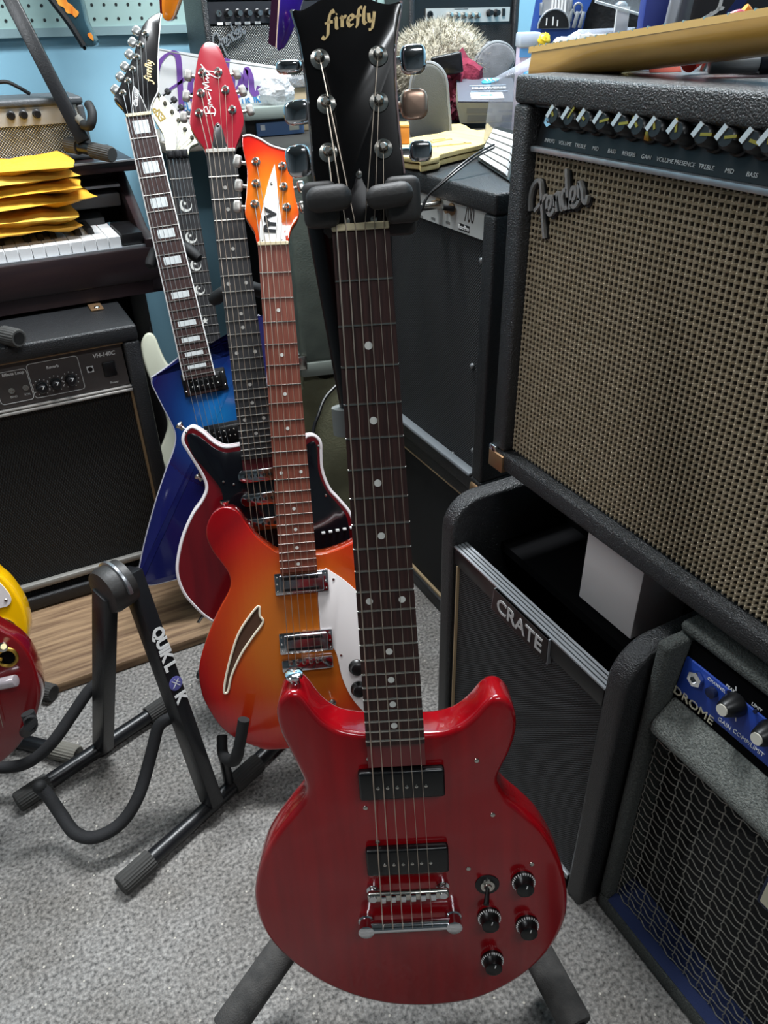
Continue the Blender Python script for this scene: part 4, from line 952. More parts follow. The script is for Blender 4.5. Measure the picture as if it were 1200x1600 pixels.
for (x, y, wd, ht) in ((320, 597, .083, .043), (355, 677, .083, .043)):
    c = g.px(x, y, -.006); pk_ = g.cbox('pickup_ring', c, wd, ht, BF, -.009, mat('ring_black', '#0f1013', .3), .002)
    g.cbox('pickup', c, .064, .03, -.009, -.004, mat('coil_black', '#0a0a0b', .25), .003, pk_)
    for r_ in (-.0055, .0055):
        for k in range(6): g.part(MB().sph((c.x+(k-2.5)*.0098, c.y+r_, -.004), (.0016,.0016,.0008), 8, 5), 'pole_piece', NICKEL, pk_)
    for sx_ in (-1, 1):
        for sy_ in (-1, 1): g.part(MB().sph((c.x+sx_*.037, c.y+sy_*.012, -.0088), (.0018,.0018,.001), 8, 5), 'ring_screw', NICKEL, pk_)
g.strings([ps[5], ps[4], ps[3], ps[2], ps[1], ps[0]], g.vN-g.scale, .051, .004, mm=mat('pale_string', '#cfcfcf', .3, .9))
cb = Vector((0, g.vN-g.scale, 0)); g.cbox('bridge', cb, .082, .014, BF, .003, CHROME, .002)

BLG = g
# ---------------------------------------------------------------- 5. white guitar with moon inlays behind it
g = Guitar('white guitar with crescent moon inlays and slanted cream headstock', (278, 248, 1.50), (321, 505, 1.585), 15, .88, length=.486)
IV = mat('ivory_lacquer', '#e6e8d2', .2, coat=.7)
g.body([(330,552),(300,560),(275,575),(262,569),(251,548),(243,528),(235,520),(226,523),(220,537),(222,556),(228,578),(240,607),(252,632),(259,652),(261,668),(257,684),(250,706),(256,730),(290,790),(300,850),(320,890),(350,900),(390,880),(410,820),(400,740),(380,700),(380,650),(395,600),(398,575),(385,560),(360,560)], .044, IV, .006)
g.neck(.0425, .057, 24, EBONY, mat('neck_cream', '#cfc8ae', .4), mat('lock_nut', '#2a2a2c', .35, .6), scale=.648)
def star(r): return [Vector((math.cos(math.pi/2 + k*math.pi/5)*(r if k % 2 == 0 else r*.42), math.sin(math.pi/2 + k*math.pi/5)*(r if k % 2 == 0 else r*.42), .0004)) for k in range(10)]
def moon(r):
    o = [Vector((r*math.cos(a), r*math.sin(a), .0004)) for a in [math.radians(60 - k*300/16*1) for k in range(17)]]
    i = [Vector((r*.18 + r*.76*math.cos(a), r*.14 + r*.76*math.sin(a), .0004)) for a in [math.radians(-238 + k*296/16 - 2) for k in range(17)]]
    return o + i
mme = MB().prism(moon(.0135), (0,0,1), .0008).mesh('inlay_moon'); mme.materials.append(PEARL)
sme = MB().prism(star(.0045), (0,0,1), .0008).mesh('inlay_star'); sme.materials.append(PEARL)
for k in (3, 5, 7, 9, 12, 15, 17):
    s_ = 1 - .028*k
    if k != 12: m_ = inst('inlay_moon', mme, g.t, T(.0, g.fmid(k)) @ Matrix.Scale(s_, 4)); inst('inlay_star', sme, m_, T(-.001, .004))
    else: inst('inlay_star', sme, g.t, T(0, g.fmid(k)) @ Matrix.Scale(1.6, 4))
g.head([(247,145),(256,151),(267,163),(290,187),(306,207),(315,218),(308,224),(297,230),(293,245),(278,249),(262,251),(259,232),(255,210),(247,196),(239,180),(239,160)], mat('cream_lacquer', '#efe9cf', .25, coat=.5), .014, sub=3)
ps = [g.tuner(p, b, .0045, (.006,.006,.005), pm_=mat('dark_post', '#6a675f', .35, .7), bm_=mat('dark_button', '#4a4a4c', .3, .8)) for p, b in (((248,149),(262,143)), ((258,162),(272,156)), ((269,175),(283,168)), ((279,188),(293,178)), ((289,202),(303,192)), ((300,215),(314,206)))]
g.text('headstock_lettering', 'ESP', .019, 249, 178, 118, mat('gold_dark', '#8c7636', .4, .4), off=.0006)
LN = g.cbox('locking_nut', Vector((0, g.vN+.008, 0)), .042, .016, -.004, .004, mat('lock_nut', '#2a2a2c'), .001)
for k in range(3): g.part(MB().box((k-1)*.014-.005, (k-1)*.014+.005, g.vN+.002, g.vN+.014, .004, .007), 'clamp_block', mat('lock_nut', '#2a2a2c'), LN, bevel=.001)
g.strings([ps[5], ps[4], ps[3], ps[2], ps[1], ps[0]], g.vN-.648, .052, .004, mm=mat('pale_string', '#cfcfcf'))
c = g.px(235, 519, BF-.02); g.part(MB().cyl((c.x, c.y, BF-.02), (c.x+.002, c.y+.01, BF-.02), .003, n=10), 'strap_button', BLACK)
WHG = g

# ================================================================== STANDS
def CF(px, py, z): return Fr(P(px, py, z), _R0, UP)       # frame that stands upright and faces the camera side
BLKR = mat('rubber_black', '#141415')
# ---- empty A-frame stand on the carpet
a1, a2 = PZ(30, 1252, .017), PZ(272, 1092, .017); b1, b2 = PZ(192, 1382, .017), PZ(402, 1193, .017)
la, lb = PZ(161, 1166, .03), PZ(331, 1252, .03)
mid = (la+lb)/2; top = P(176, 918, 1.04); O = Vector((mid.x, mid.y, 0)); f_ = frame_at(O); L_ = f_.l
t = thing('guitar_stand', 'empty black A-frame guitar stand with white lettering on its leg', 'guitar stand', f_)
for p0, p1 in ((a1, a2), (b1, b2)):
    d_ = (p1-p0).normalized()
    tb = MB().cyl(L_(p0), L_(p1), .0125, n=20).build('foot_tube', BLKMET, t)
    mb = MB(); rib_cap(mb, L_(p0 + d_*.05), L_(p0 - d_*.004), .0165); mb.build('rubber_end', RUBBER, tb)
    mb = MB(); rib_cap(mb, L_(p1 - d_*.055), L_(p1 + d_*.004), .0165); mb.build('rubber_end', RUBBER, tb)
tubedir = (b2-b1).normalized()
top2 = top + tubedir*.0
legn = tubedir
sd = tubedir
# both legs are square tubes hinged on a round boss
offA = -tubedir*.012; offB = tubedir*.03
bar(MB(), L_(la), L_(top + offA), .030, .022, tubedir).build('leg', BLKMET, t, bevel=.002)
LEG = bar(MB(), L_(lb), L_(top + offB + Vector((0,0,.012))), .036, .022, tubedir).build('leg', BLKMET, t, bevel=.002)
hc = L_(top); hx = -tubedir
MB().lathe(hc + tubedir*.02, hx, [(0, .033), (.028, .034), (.036, .031), (.038, .02), (.039, .004)], 32).build('hinge_boss', mat('hinge_grey', '#2b2928', .5, bump=.2, bscale=200), t)
MB().tube([hc + tubedir*.006 + (Vector((0,0,1))*math.cos(a_) + tubedir.cross(Vector((0,0,1)))*math.sin(a_))*.0345 for a_ in [math.radians(-110 + k*14) for k in range(15)]], .0035, 6).build('hinge_rim', mat('hinge_chrome', '#9a9ca0', .3, .8), t)
# lettering along the right leg
lu = (top + offB + Vector((0,0,.012)) - lb); ll = lu.length; lu.normalize()
nrm = -tubedir; sx_ = nrm.cross(lu).normalized()
nn = lu.cross(tubedir).normalized()
if nn.dot(CAM - lb) < 0: nn = -nn
# face most turned to the camera
fn = -tubedir if (-tubedir).dot((CAM-lb).normalized()) > nn.dot((CAM-lb).normalized()) else nn
tx = -lu; ty = fn.cross(tx).normalized(); half = .0112 if fn != nn else .0182
fr_t = Fr(P(253, 1035, 1.0), tx, ty, fn)
base_pt = lb + lu*(ll*.5) + fn*half
fr_leg = Fr(base_pt, tx, ty, fn)
q0 = fr_leg.pix(228, 984); q1 = fr_leg.pix(284, 1092)
Ml = Matrix.Translation(-O) @ fr_leg.M
text('lettering', 'QUIK L', .025, PRINTW, t, Ml @ T(q0.x*.68 + q1.x*.32, 0, .0006), .0003, off=.0011, sx=.9, sp=.95)
text('lettering', 'K', .025, PRINTW, t, Ml @ T(q1.x-.004, 0, .0006), .0003, off=.0011, sx=.9)
o = MB().lathe((0,0,0), (0,0,1), [(0, .0108), (.0006, .0108), (.0008, .0098)], 24).build('lettering_globe', mat('globe_violet', '#5b5a9c', .5), t); o.matrix_local = Ml @ T(q0.x*.22 + q1.x*.78, 0, .0002)
o = MB().box(-.008, .008, -.0006, .0006, .0007, .0011).box(-.0006, .0006, -.008, .008, .0007, .0011).box(-.006, .006, .0035, .0042, .0007, .0011).build('globe_lines', PRINTW, t); o.matrix_local = Ml @ T(q0.x*.22 + q1.x*.78, 0, .0002, 40)
# foam covered cradle arms
arm = [PZ(266, 1122, .16), PZ(248, 1135, .155), PZ(237, 1175, .13), PZ(218, 1240, .09), PZ(190, 1285, .06), PZ(150, 1308, .05), PZ(118, 1302, .05), PZ(95, 1272, .065), PZ(75, 1243, .09), PZ(62, 1230, .105)]
MB().tube([L_(p) for p in arm], .0095, 12, 5).build('cradle_arm', mat('arm_foam', '#242426', .8, bump=.3, bscale=400), t)
arm = [PZ(160, 1062, .17), PZ(140, 1078, .16), PZ(112, 1118, .13), PZ(82, 1160, .10), PZ(50, 1188, .075), PZ(20, 1198, .065), PZ(-12, 1196, .065), PZ(-40, 1170, .08)]
MB().tube([L_(p) for p in arm], .0095, 12, 5).build('cradle_arm', mat('arm_foam', '#242426'), t)
MB().sph(L_(PZ(62, 1229, .106)), .0105, 12, 8).build('arm_tip', BLKR, t)
ti = [la + (top-la)*.42, lb + (top-lb)*.42]

# ---- stand of the cherry red guitar
fr = RED.fr; hub = fr.w(0, .20, -.10); O = Vector((hub.x, hub.y, 0)); f_ = frame_at(O); L_ = f_.l
t = thing('guitar_stand', 'black tripod guitar stand with foam legs and yoke holding the cherry-red guitar', 'guitar stand', f_)
yk = fr.w(-.034, RED.vN+.012, -.045)
MB().cyl(L_(fr.w(.022, .16, -.10)), L_(yk), .0105, n=18).build('pole', mat('pole_black', '#101114', .3, .3), t)
cl = fr.w(-.022, .775-.158, -.058); MB().cyl(L_(cl - fr.Y*.012), L_(cl + fr.Y*.012), .016, n=14).build('height_clamp', mat('clamp_grey', '#6b6e6c', .5), t)
for s_, (x0, y0), (x1, y1) in ((-1, (436, 1492), (352, 1612)), (1, (846, 1500), (902, 1605))):
    k0 = fr.pix(x0, y0, -.07); d0 = fr.w(*k0); d1 = PZ(x1, y1, .075); dd = (d1-d0).normalized()
    hp0 = fr.w(s_*.02 - .015, .21, -.10)
    lg = MB().tube([L_(hp0), L_(d0), L_(d0 + dd*.02)], .010, 10).build('leg', BLKMET, t)
    MB().cyl(L_(d0 - dd*.02), L_(d1), .0195, n=18).build('foam_sleeve', FOAM, lg, bevel=.003)
    e = d1 + dd*((d1.z-.012)/max(-dd.z, .15)); MB().cyl(L_(d1), L_(e), .0105, n=14).build('leg_end', BLKMET, lg)
rl = fr.w(-.02, .1, -.3); rl.z = .014; MB().cyl(L_(hub), L_(rl), .010).build('leg', BLKMET, t)
MB().sph(L_(hub), (.03, .03, .04), 16, 10).build('hub', BLACK, t)
YK = mat('yoke_rubber', '#2d2b2a', .6, bump=.15, bscale=300)
RF = Matrix.Translation(-O) @ fr.M
def yoke_finger(x0, y0, x1, y1, w0, w1, ang):
    a, b = fr.pix(x0, y0, w1), fr.pix(x1, y1, w1); c = (a+b)/2; wd, ht = abs(a.x-b.x), abs(a.y-b.y)
    o = MB().box(-wd/2, wd/2, -ht/2, ht/2, w0-w1, 0).build('yoke_finger', YK, t, bevel=.0085, seg=4); o.matrix_local = RF @ T(c.x, c.y, w1, ang)
yoke_finger(474, 290, 551, 328, .006, .026, 3); yoke_finger(570, 287, 648, 322, .006, .026, 5)
a, b = fr.pix(478, 318, -.01), fr.pix(655, 352, -.01)
for s_, x in ((-1, a.x), (1, b.x)):
    o = MB().box(-.013, .013, -.016, .016, -.06, .012).build('yoke_side', YK, t, bevel=.006, seg=3); o.matrix_local = RF @ T(x - s_*.012, (a.y+b.y)/2 + .008, 0)
o = MB().box(a.x, b.x, -.013, .013, -.062, -.036).build('yoke_bar', YK, t, bevel=.006); o.matrix_local = RF @ T(0, (a.y+b.y)/2 - .004, 0)
# small cradle shelf behind the lower bout
bot = RED.outline; vmin = min(p.y for p in bot)
for s_ in (-1, 1):
    o = MB().tube([Vector((s_*.03, .2, -.1)), Vector((s_*.06, vmin+.05, -.085)), Vector((s_*.07, vmin+.012, -.066)), Vector((s_*.07, vmin+.004, -.058))], .006, 10, 4).build('cradle_arm', BLKR, t); o.matrix_local = RF
# ---- stands of the guitars behind, with rubber neck pegs
def neck_stand(gt, label, pegs, vy, spread=.11):
    fr = gt.fr; hb_ = fr.w(0, vy, -.055); ft = fr.w(0, .1, -.12); O = Vector((ft.x, ft.y, 0)); f_ = frame_at(O); L_ = f_.l; vm = min(p.y for p in gt.outline)
    t = thing('guitar_stand', label, 'guitar stand', f_)
    MB().tube([L_(hb_), L_(fr.w(0, .25, -.10)), L_(Vector((ft.x, ft.y, .03)))], .009, 12).build('pole', BLKMET, t)
    MB().sph(L_(hb_), .014, 12, 8).build('yoke_joint', BLACK, t)
    for tip, z, zb in pegs:
        e = P(tip[0], tip[1], z); d_ = (e-hb_).normalized()
        pg_ = MB().cyl(L_(hb_), L_(e), .0065, n=12).build('yoke_arm', BLKMET, t)
        MB().lathe(L_(e - d_*.03), d_, [(0, .0075), (.004, .0105), (.028, .0112), (.036, .009), (.04, .003)], 16).build('rubber_peg', BLKR, pg_)
    for s_ in (-1, 1):
        p = fr.w(s_*spread, vm, -.0); p = Vector((p.x, p.y, .012)); MB().cyl(L_(Vector((ft.x, ft.y, .012))), L_(p), .011, n=12).build('foot', BLKMET, t)
        q = fr.w(s_*spread*.6, vm-.012, -.035); q2 = fr.w(s_*spread*.6, vm-.004, .012)
        MB().tube([L_(fr.w(0, vm+.02, -.1)), L_(q), L_(fr.w(s_*spread*.6, vm-.013, -.005)), L_(q2)], .0065, 10, 4).build('cradle_arm', BLKR, t)
    return t

neck_stand(BLG, 'tubular stand with two rubber neck pegs holding the blue sharp-horned guitar', [((236, 412), 1.40, 0), ((307, 401), 1.42, 0)], .62)
neck_stand(DRK, 'tubular stand with side peg holding the dark red signature guitar', [((336, 467), 1.24, 0), ((408, 455), 1.25, 0)], .60)
neck_stand(WHG, 'tubular stand behind holding the white moon-inlay guitar', [], .62, .08)
# low stand of the sunburst guitar: foot tubes and upright J pegs
fr = SUN.fr; vm = min(p.y for p in SUN.outline); ft = fr.w(0, .12, -.15); O = Vector((ft.x, ft.y, 0)); f_ = frame_at(O); L_ = f_.l
t = thing('guitar_stand', 'low black stand with upright peg in front of the sunburst guitar', 'guitar stand', f_)
MB().tube([L_(fr.w(0, .40, -.075)), L_(fr.w(0, .2, -.11)), L_(Vector((ft.x, ft.y, .02)))], .011, 12).build('upright', BLKMET, t)
zf = (fr.w(*fr.pix(376, 1150, 0)) - CAM).dot(_F)
for mir in (0, 1):
    pkp = [(347, 1150), (349, 1180), (366, 1188), (374, 1165), (381, 1124)]; zz = [zf+.05, zf+.03, zf-.015, zf-.03, zf-.04]
    ps_ = [P(x, y, z) for (x, y), z in zip(pkp, zz)]
    if mir:
        ll_ = [fr.l(p) for p in ps_]; ps_ = [fr.w(-l.x, l.y, l.z) for l in ll_]
    ft2 = Vector((ps_[1].x, ps_[1].y, .014)); 
    MB().tube([L_(p) for p in ps_], [.0085]*9 + [.0095]*8 + [.0088]*8, 12, 6).build('peg', BLKR, t)
    MB().cyl(L_(Vector((ft.x, ft.y, .014))), L_(ft2), .0125, n=14).build('foot_tube', BLKMET, t)
    MB().cyl(L_(ft2), L_(ps_[1]), .008, n=12).build('peg_stem', BLKMET, t)
p0 = PZ(312, 1052, .014); p1 = Vector((ft.x, ft.y, .014)); MB().cyl(L_(p0), L_(p1), .0115, n=14).build('foot_tube', BLKMET, t)

# ================================================================== GUITARS AT THE LEFT EDGE
lean = math.radians(20)
def side_frame(px, py, z, yaw): 
    y = math.radians(yaw); X = _R0*math.cos(y) + _H0*math.sin(y); Y = UP*math.cos(lean) + _H0*math.sin(lean); Y = (Y - X*Y.dot(X)).normalized()
    return Fr(P(px, py, z), X, Y)
def edge_guitar(fr, pts, m, label, neck_from, neck_len, th=.04, bevel=.004):
    t = thing('electric_guitar', label, 'guitar', fr)
    o = cr([fr.pix(x, y, 0) for x, y in pts], 4); MB().prism(o, (0,0,1), th).build('body', m, t, bevel=bevel, seg=3, bang=55)
    c = fr.pix(*neck_from); MB().box(c.x-.026, c.x+.026, c.y-.1, c.y+neck_len, -.01, .006).build('neck', mat('maple_side', '#a5603f'), t, bevel=.003)
    MB().prism([Vector((c.x-.03, c.y+neck_len, .002)), Vector((c.x+.03, c.y+neck_len, .002)), Vector((c.x+.04, c.y+neck_len+.15, .002)), Vector((c.x-.04, c.y+neck_len+.15, .002))], (0,0,1), .014).build('headstock', BLACK, t)
    for k in range(6): MB().tube([Vector((c.x+(k-2.5)*.008, c.y-.2, .009)), Vector((c.x+(k-2.5)*.007, c.y+neck_len+.05, .009))], .0005, 5).build('string', STRING, t)
    return t
fr = side_frame(-60, 1085, 1.05, 14)
DKR = mat('wine_red_lacquer', '#6d0a10', .16, coat=1)
t = edge_guitar(fr, [(0,983),(22,996),(40,1015),(54,1043),(62,1078),(59,1110),(42,1147),(8,1187),(-50,1215),(-130,1200),(-180,1130),(-176,1050),(-140,995),(-120,950),(-118,905),(-85,880),(-50,895),(-35,940),(-22,968)], DKR, 'wine-red guitar with gold jack ring on the stand at the plank end', (-70, 930), .45)
c = fr.pix(12, 1027); MB().tube([Vector((c.x + .0125*math.cos(a_), c.y + .0125*math.sin(a_), .001)) for a_ in [k*math.pi/10 for k in range(21)]], .0026, 8).build('jack_ring', GOLD, t); MB().cyl((c.x, c.y, -.004), (c.x, c.y, .0008), .011, n=18).build('jack_hole', BLACKM, t)
MB().cyl((c.x-.03, c.y+.006, .004), (c.x-.006, c.y, .004), .0025, n=8).build('jack_lever', GOLD, t)
c = fr.pix(5, 1010); MB().lathe((c.x, c.y, 0), (0,0,1), [(0,.007),(.004,.007),(.005,.003),(.006,.003)], 14).build('toggle_nut', NICKEL, t); MB().cyl((c.x, c.y, .005), (c.x+.006, c.y+.006, .018), .003, .004, 10).build('toggle_tip', CREAM, t)
c = fr.pix(10, 1062); MB().cyl((c.x-.012, c.y, .012), (c.x+.018, c.y+.004, .02), .0085, n=16).build('clear_knob', mat('smoky_knob', '#b9aeb2', .15, .4), t, bevel=.001)
WR = fr
fr = side_frame(-60, 990, 1.17, 14)
YLW = mat('yellow_lacquer', '#f2b705', .18, coat=.8)
t = edge_guitar(fr, [(-6,895),(8,907),(24,928),(37,953),(43,985),(37,1012),(15,1050),(-40,1085),(-120,1090),(-170,1040),(-165,960),(-130,900),(-120,850),(-90,820),(-50,840),(-25,875)], YLW, 'bright yellow guitar with white pickguard behind the wine-red one', (-70, 860), .45)
c = [fr.pix(x, y, .002) for x, y in [(-60,890),(-10,905),(8,920),(17,935),(14,945),(0,950),(-60,960)]]
MB().prism(cr(c, 3), (0,0,1), .002).build('pickguard', mat('white_guard', '#e9e2e0'), t)
c = fr.pix(9, 938, .002); MB().sph((c.x, c.y, .002), (.0028,.0028,.0014), 10, 6).build('guard_screw', NICKEL, t)
c = [fr.pix(x, y, .0035) for x, y in [(-30,972),(-5,966),(12,968),(24,976),(20,984),(0,990),(-30,992)]]
MB().prism(cr(c, 4), (0,0,1), .0035).build('jack_plate', CHROME, t, bevel=.0015)
# their stand
p0, p1 = PZ(-120, 1030, .017), PZ(84, 1083, .017); q0_, q1_ = PZ(-60, 1135, .017), PZ(122, 1180, .017)
O = (p0+q0_)/2; O = Vector((O.x, O.y, 0)); f_ = frame_at(O); L_ = f_.l
t = thing('guitar_stand', 'black double guitar stand with ribbed feet holding the wine-red and yellow guitars', 'guitar stand', f_)
for s0, s1, m in ((p0, p1, RUBBER), (q0_, q1_, mat('dusty_rubber', '#6b6860', .8))):
    d_ = (s1-s0).normalized(); tb = MB().cyl(L_(s0), L_(s1), .0125, n=18).build('foot_tube', BLKMET, t); mb = MB(); rib_cap(mb, L_(s1 - d_*.05), L_(s1), .0165); mb.build('rubber_end', m, tb)
    e = WR.w(-.09, .12, -.09); bar(MB(), L_(s0), L_(e), .03, .02, (1, 0, 0)).build('leg', BLKMET, t, bevel=.002)
pe_ = [PZ(30, 1150, .06), P(47, 1137, .985), P(46, 1122, .975), P(43, 1114, .972)]
MB().tube([L_(q0_), L_(pe_[0])], .007, 10).build('cradle_arm', BLKR, t); MB().tube([L_(p) for p in pe_], .0085, 12, 4).build('peg', BLKR, t)

# ================================================================== BENCH AND ITS CLUTTER
fr = Fr(RM(.57, 1.285, 0), E1, UP)
t = thing('work_bench', 'dark work bench along the blue wall carrying boxes, slippers and small amplifiers', 'bench', fr)
BT = mat('bench_top_dark', '#26241f', .7, col2='#1c1a18', cscale=20)
MB().box(0, A1-.57-.01, .825, .852, -(B1-1.285)+.004, 0).build('bench_top', BT, t, bevel=.003)
MB().box(.36, A1-.57-.01, .825, .852, .002, 1.15).build('side_top', BT, t, bevel=.003)
for x, z in ((.48, -.68), (1.1, -.68), (1.1, -.06), (1.1, 1.08), (.40, 1.08)): MB().box(x, x+.05, 0, .825, z, z+.05).build('leg', BLKMET, t)
fr = Fr(RM(.40, 1.74, .828), E1, UP)
t = thing('wall_shelf', 'narrow wooden wall shelf under the white lettered sign', 'shelf', fr)
MB().box(0, .165, 0, .02, -.275, 0).build('board', mat('shelf_wood', '#8b8378', .7), t, bevel=.002)
MB().box(.0, .165, -.03, 0, -.275, -.26).build('wall_batten', mat('shelf_wood', '#8b8378'), t)
fr = FR_back(.585, 1.76, 0)
t = thing('speaker_cabinet', 'tall plain black speaker cabinet under the bench by the wall', 'speaker', fr)
shell(fr, t, .42, .80, .24, .02, BLACKM, .006); MB().box(.02, .40, .02, .78, -.02, -.01).build('grille', mat('black_cloth', '#101112'), t)

# ---- silver grille amp behind the sign
q = PB(327, 100, 1.80); fr = FR_back(q.x, 1.80, .853)
t = thing('practice_amplifier', 'black practice amplifier with silver woven grille and script badge behind the white sign', 'amplifier', fr)
shell(fr, t, .36, .30, .14, .014, TOLEX, .006)
yg = fr.pix(400, 36).y
MB().box(.014, .346, .014, yg-.004, -.012, -.006).build('grille', SPK, t)
MB().box(.014, .346, yg, yg+.038, -.012, -.006).build('control_panel', mat('charcoal_panel', '#25262a', .4), t)
cap = MB().cyl((0,0,.016), (0,0,.018), .0052, n=14).mesh('knob_cap'); cap.materials.append(NICKEL)
for x in (357, 373, 388, 404, 420, 436): u = fr.pix(x, 22).x; k = inst('knob', pk, t, T(u, yg+.018, -.006)); inst('knob_cap', cap, k)
u = fr.pix(343, 24).x; MB().lathe((u, yg+.018, -.006), (0,0,1), [(0,.006),(.004,.006),(.004,.003),(.001,.003)], 10).build('input_jack', NICKEL, t)
for x in (345, 358, 373, 388, 404): u = fr.pix(x, 35).x; MB().box(u-.006, u+.006, yg-.002, yg+.003, -.006, -.005).build('panel_label', PRINTW, t)
c = fr.pix(345, 72); stroke_logo('script_badge', FSCRIPT, T(c.x-.006, c.y-.018, -.004, 27), .0072, .0034, .005, mat('badge_bright', '#b9bbbd', .25, .7), t)
# ---- white sign
b_ = 1.775; pts = [(238,74),(455,107),(455,200),(400,205),(250,205)]
fr = FR_back(PB(330, 200, b_).x, b_, .849); o = [fr.pix(x, y) for x, y in pts]
for p in o[2:]: p.y = max(p.y, .0)
t = thing('shop_sign', 'white board with purple script lettering and blue words below', 'sign', fr)
o[2].y = o[3].y = o[4].y = 0
MB().prism(o, (0,0,1), .006).build('board', mat('sign_white', '#f2f1f0', .5), t)
PUR = mat('purple_paint', '#7a4fa3', .5)
c0, c1 = fr.pix(246, 150), fr.pix(404, 132); sc_ = (c1.x-c0.x)/10.4
stroke_logo('script_lettering', [[(x, min(y, 4.35) if x > 7 else y) for x, y in st] for st in FSCRIPT], T(c0.x, c0.y-.037, .0004, 2), sc_, .0125, .0005, PUR, t, nib=.3)
BLP = mat('blue_paint', '#3f8fca', .5)
for x, y, w_ in ((291, 167, 'EL'), (398, 158, 'US. INC.')):
    c = fr.pix(x, y); text('blue_lettering', w_, .026 if w_ == 'EL' else .02, BLP, t, T(c.x, c.y, .0006, 4), .0002, off=.0006, sx=.8)
p = [fr.pix(x, y, .012) for x, y in ((240,76),(280,84),(310,90),(370,99),(440,109))]
MB().tube(p, .0012, 6, 3).build('hanging_cord', mat('cord_grey', '#8d8f8c', .5), t)
# ---- grey unit with blue label
fr = FR_back(PB(391, 225, 1.66).x, 1.66, .853); w_ = PB(478, 225, 1.66).x - fr.o.x
t = thing('effects_unit', 'grey-green box with dark front and blue label panel beside the white sign', 'box', fr)
h1, h2 = fr.pix(430, 186).y, fr.pix(430, 166).y
GU = mat('grey_unit', '#7e8781', .5)
MB().box(0, w_, 0, h1, -.1, -.02).build('unit_body', BLACK, t, bevel=.002); MB().box(-.004, w_+.006, h1, h2, -.11, .002).build('unit_lid', GU, t, bevel=.003)
MB().box(.022, w_+.004, -.0, h1-.006, -.02, -.012).build('label_panel', mat('label_blue', '#53709a', .4), t, bevel=.002); MB().box(w_-.03, w_-.008, .008, h1-.012, -.012, -.0114).build('label_sticker', mat('sticker', '#c9c5b4', .6), t); MB().box(.03, .04, .012, .022, -.012, -.0114).build('label_mark', PRINTW, t)
# ---- crumpled plastic and dark box behind
def lump(c, r, amp, seed, n=22, m=14, flat=0):
    random.seed(seed); ph = [(random.uniform(1, 5), random.uniform(1, 5), random.uniform(0, 6)) for _ in range(7)]; rings = []
    for j in range(m+1):
        tt = math.pi*j/m; ring_ = []
        for k in range(n):
            a_ = 2*math.pi*k/n; d_ = Vector((math.sin(tt)*math.cos(a_), math.sin(tt)*math.sin(a_), -math.cos(tt)))
            s_ = 1 + amp*sum(math.sin(f1*3*d_.x + f2*3*d_.y + f1*2*d_.z + p_) for f1, f2, p_ in ph)/4
            v = Vector((d_.x*r[0], d_.y*r[1], d_.z*r[2]))*s_ + Vector(c)
            ring_.append(v)
        rings.append(ring_)
    return MB().loft(rings)
PLAS = mat('crumpled_plastic', '#e8ebee', .25, alpha=.75, bump=.8, bscale=60, bdist=.01)
c = PB(432, 140, 1.70); c.z = max(c.z, .853)
f_ = frame_at(Vector((c.x, c.y, .898))); lump((0, 0, .03), (.035, .03, .034), .3, 3).build('plastic_wrap', PLAS).matrix_world = f_.M
tag(bpy.data.objects['plastic_wrap'], 'crumpled clear plastic wrapping on top of the grey-green box', 'plastic wrap')
fr = FR_back(PB(455, 150, 1.70).x, 1.712, .853); 
t = thing('foil_box', 'small tan box with shiny foil lid behind the black headstock', 'box', fr)
hh = fr.pix(460, 137).y; MB().box(0, .09, 0, hh, -.08, 0).build('box_body', mat('tan_card', '#a89678', .7), t, bevel=.002); MB().box(-.004, .094, hh, hh+.018, -.085, .004).build('foil_lid', mat('foil', '#c9ccd0', .25, .8, bump=.8, bscale=40, bdist=.008), t, bevel=.002)

# ---- dark amp at the back
fr = FR_back(PB(640, 20, 1.88).x, 1.88, .853); w_ = PB(812, 20, 1.88).x - fr.o.x
t = thing('practice_amplifier', 'black amplifier with pale metal knob panel behind the fluffy hat', 'amplifier', fr)
shell(fr, t, w_, .28, .13, .016, TOLEXG, .008)
y0, y1 = fr.pix(730, 35).y, fr.pix(730, 12).y; x0, x1 = fr.pix(668, 22).x, fr.pix(799, 22).x
MB().box(.016, w_-.016, .016, y0-.006, -.016, -.01).build('grille', weave('dark_grille', '#0e0f10', '#2c2e30', .005), t)
MB().box(.016, w_-.016, y0-.006, .264, -.016, -.01).build('panel_surround', BLACK, t)
MB().box(x0, x1, y0, y1, -.012, -.007).build('control_panel', ALU, t)
ck = MB().lathe((0,0,0), (0,0,1), [(0,.0075),(.003,.0072),(.012,.006),(.013,.004)], 14).mesh('knob'); ck.materials.append(NICKEL)
for x in (704, 715, 726, 737, 747): u = fr.pix(x, 24); k = inst('knob', ck, t, T(u.x, u.y, -.007)); 
for x in (766, 777): u = fr.pix(x, 20); inst('knob', pk, t, T(u.x, u.y, -.007))
u = fr.pix(674, 23); MB().lathe((u.x, u.y, -.007), (0,0,1), [(0,.008),(.003,.008),(.003,.004),(.001,.004)], 12).build('input_jack', BLACK, t)
u = fr.pix(789, 19); MB().box(u.x-.004, u.x+.004, u.y-.008, u.y+.008, -.007, -.004).build('power_switch', BLACK, t)
u = fr.pix(723, 13); MB().box(u.x-.02, u.x+.02, u.y-.0018, u.y-.0005, -.007, -.0066).build('panel_print', BLACK, t)

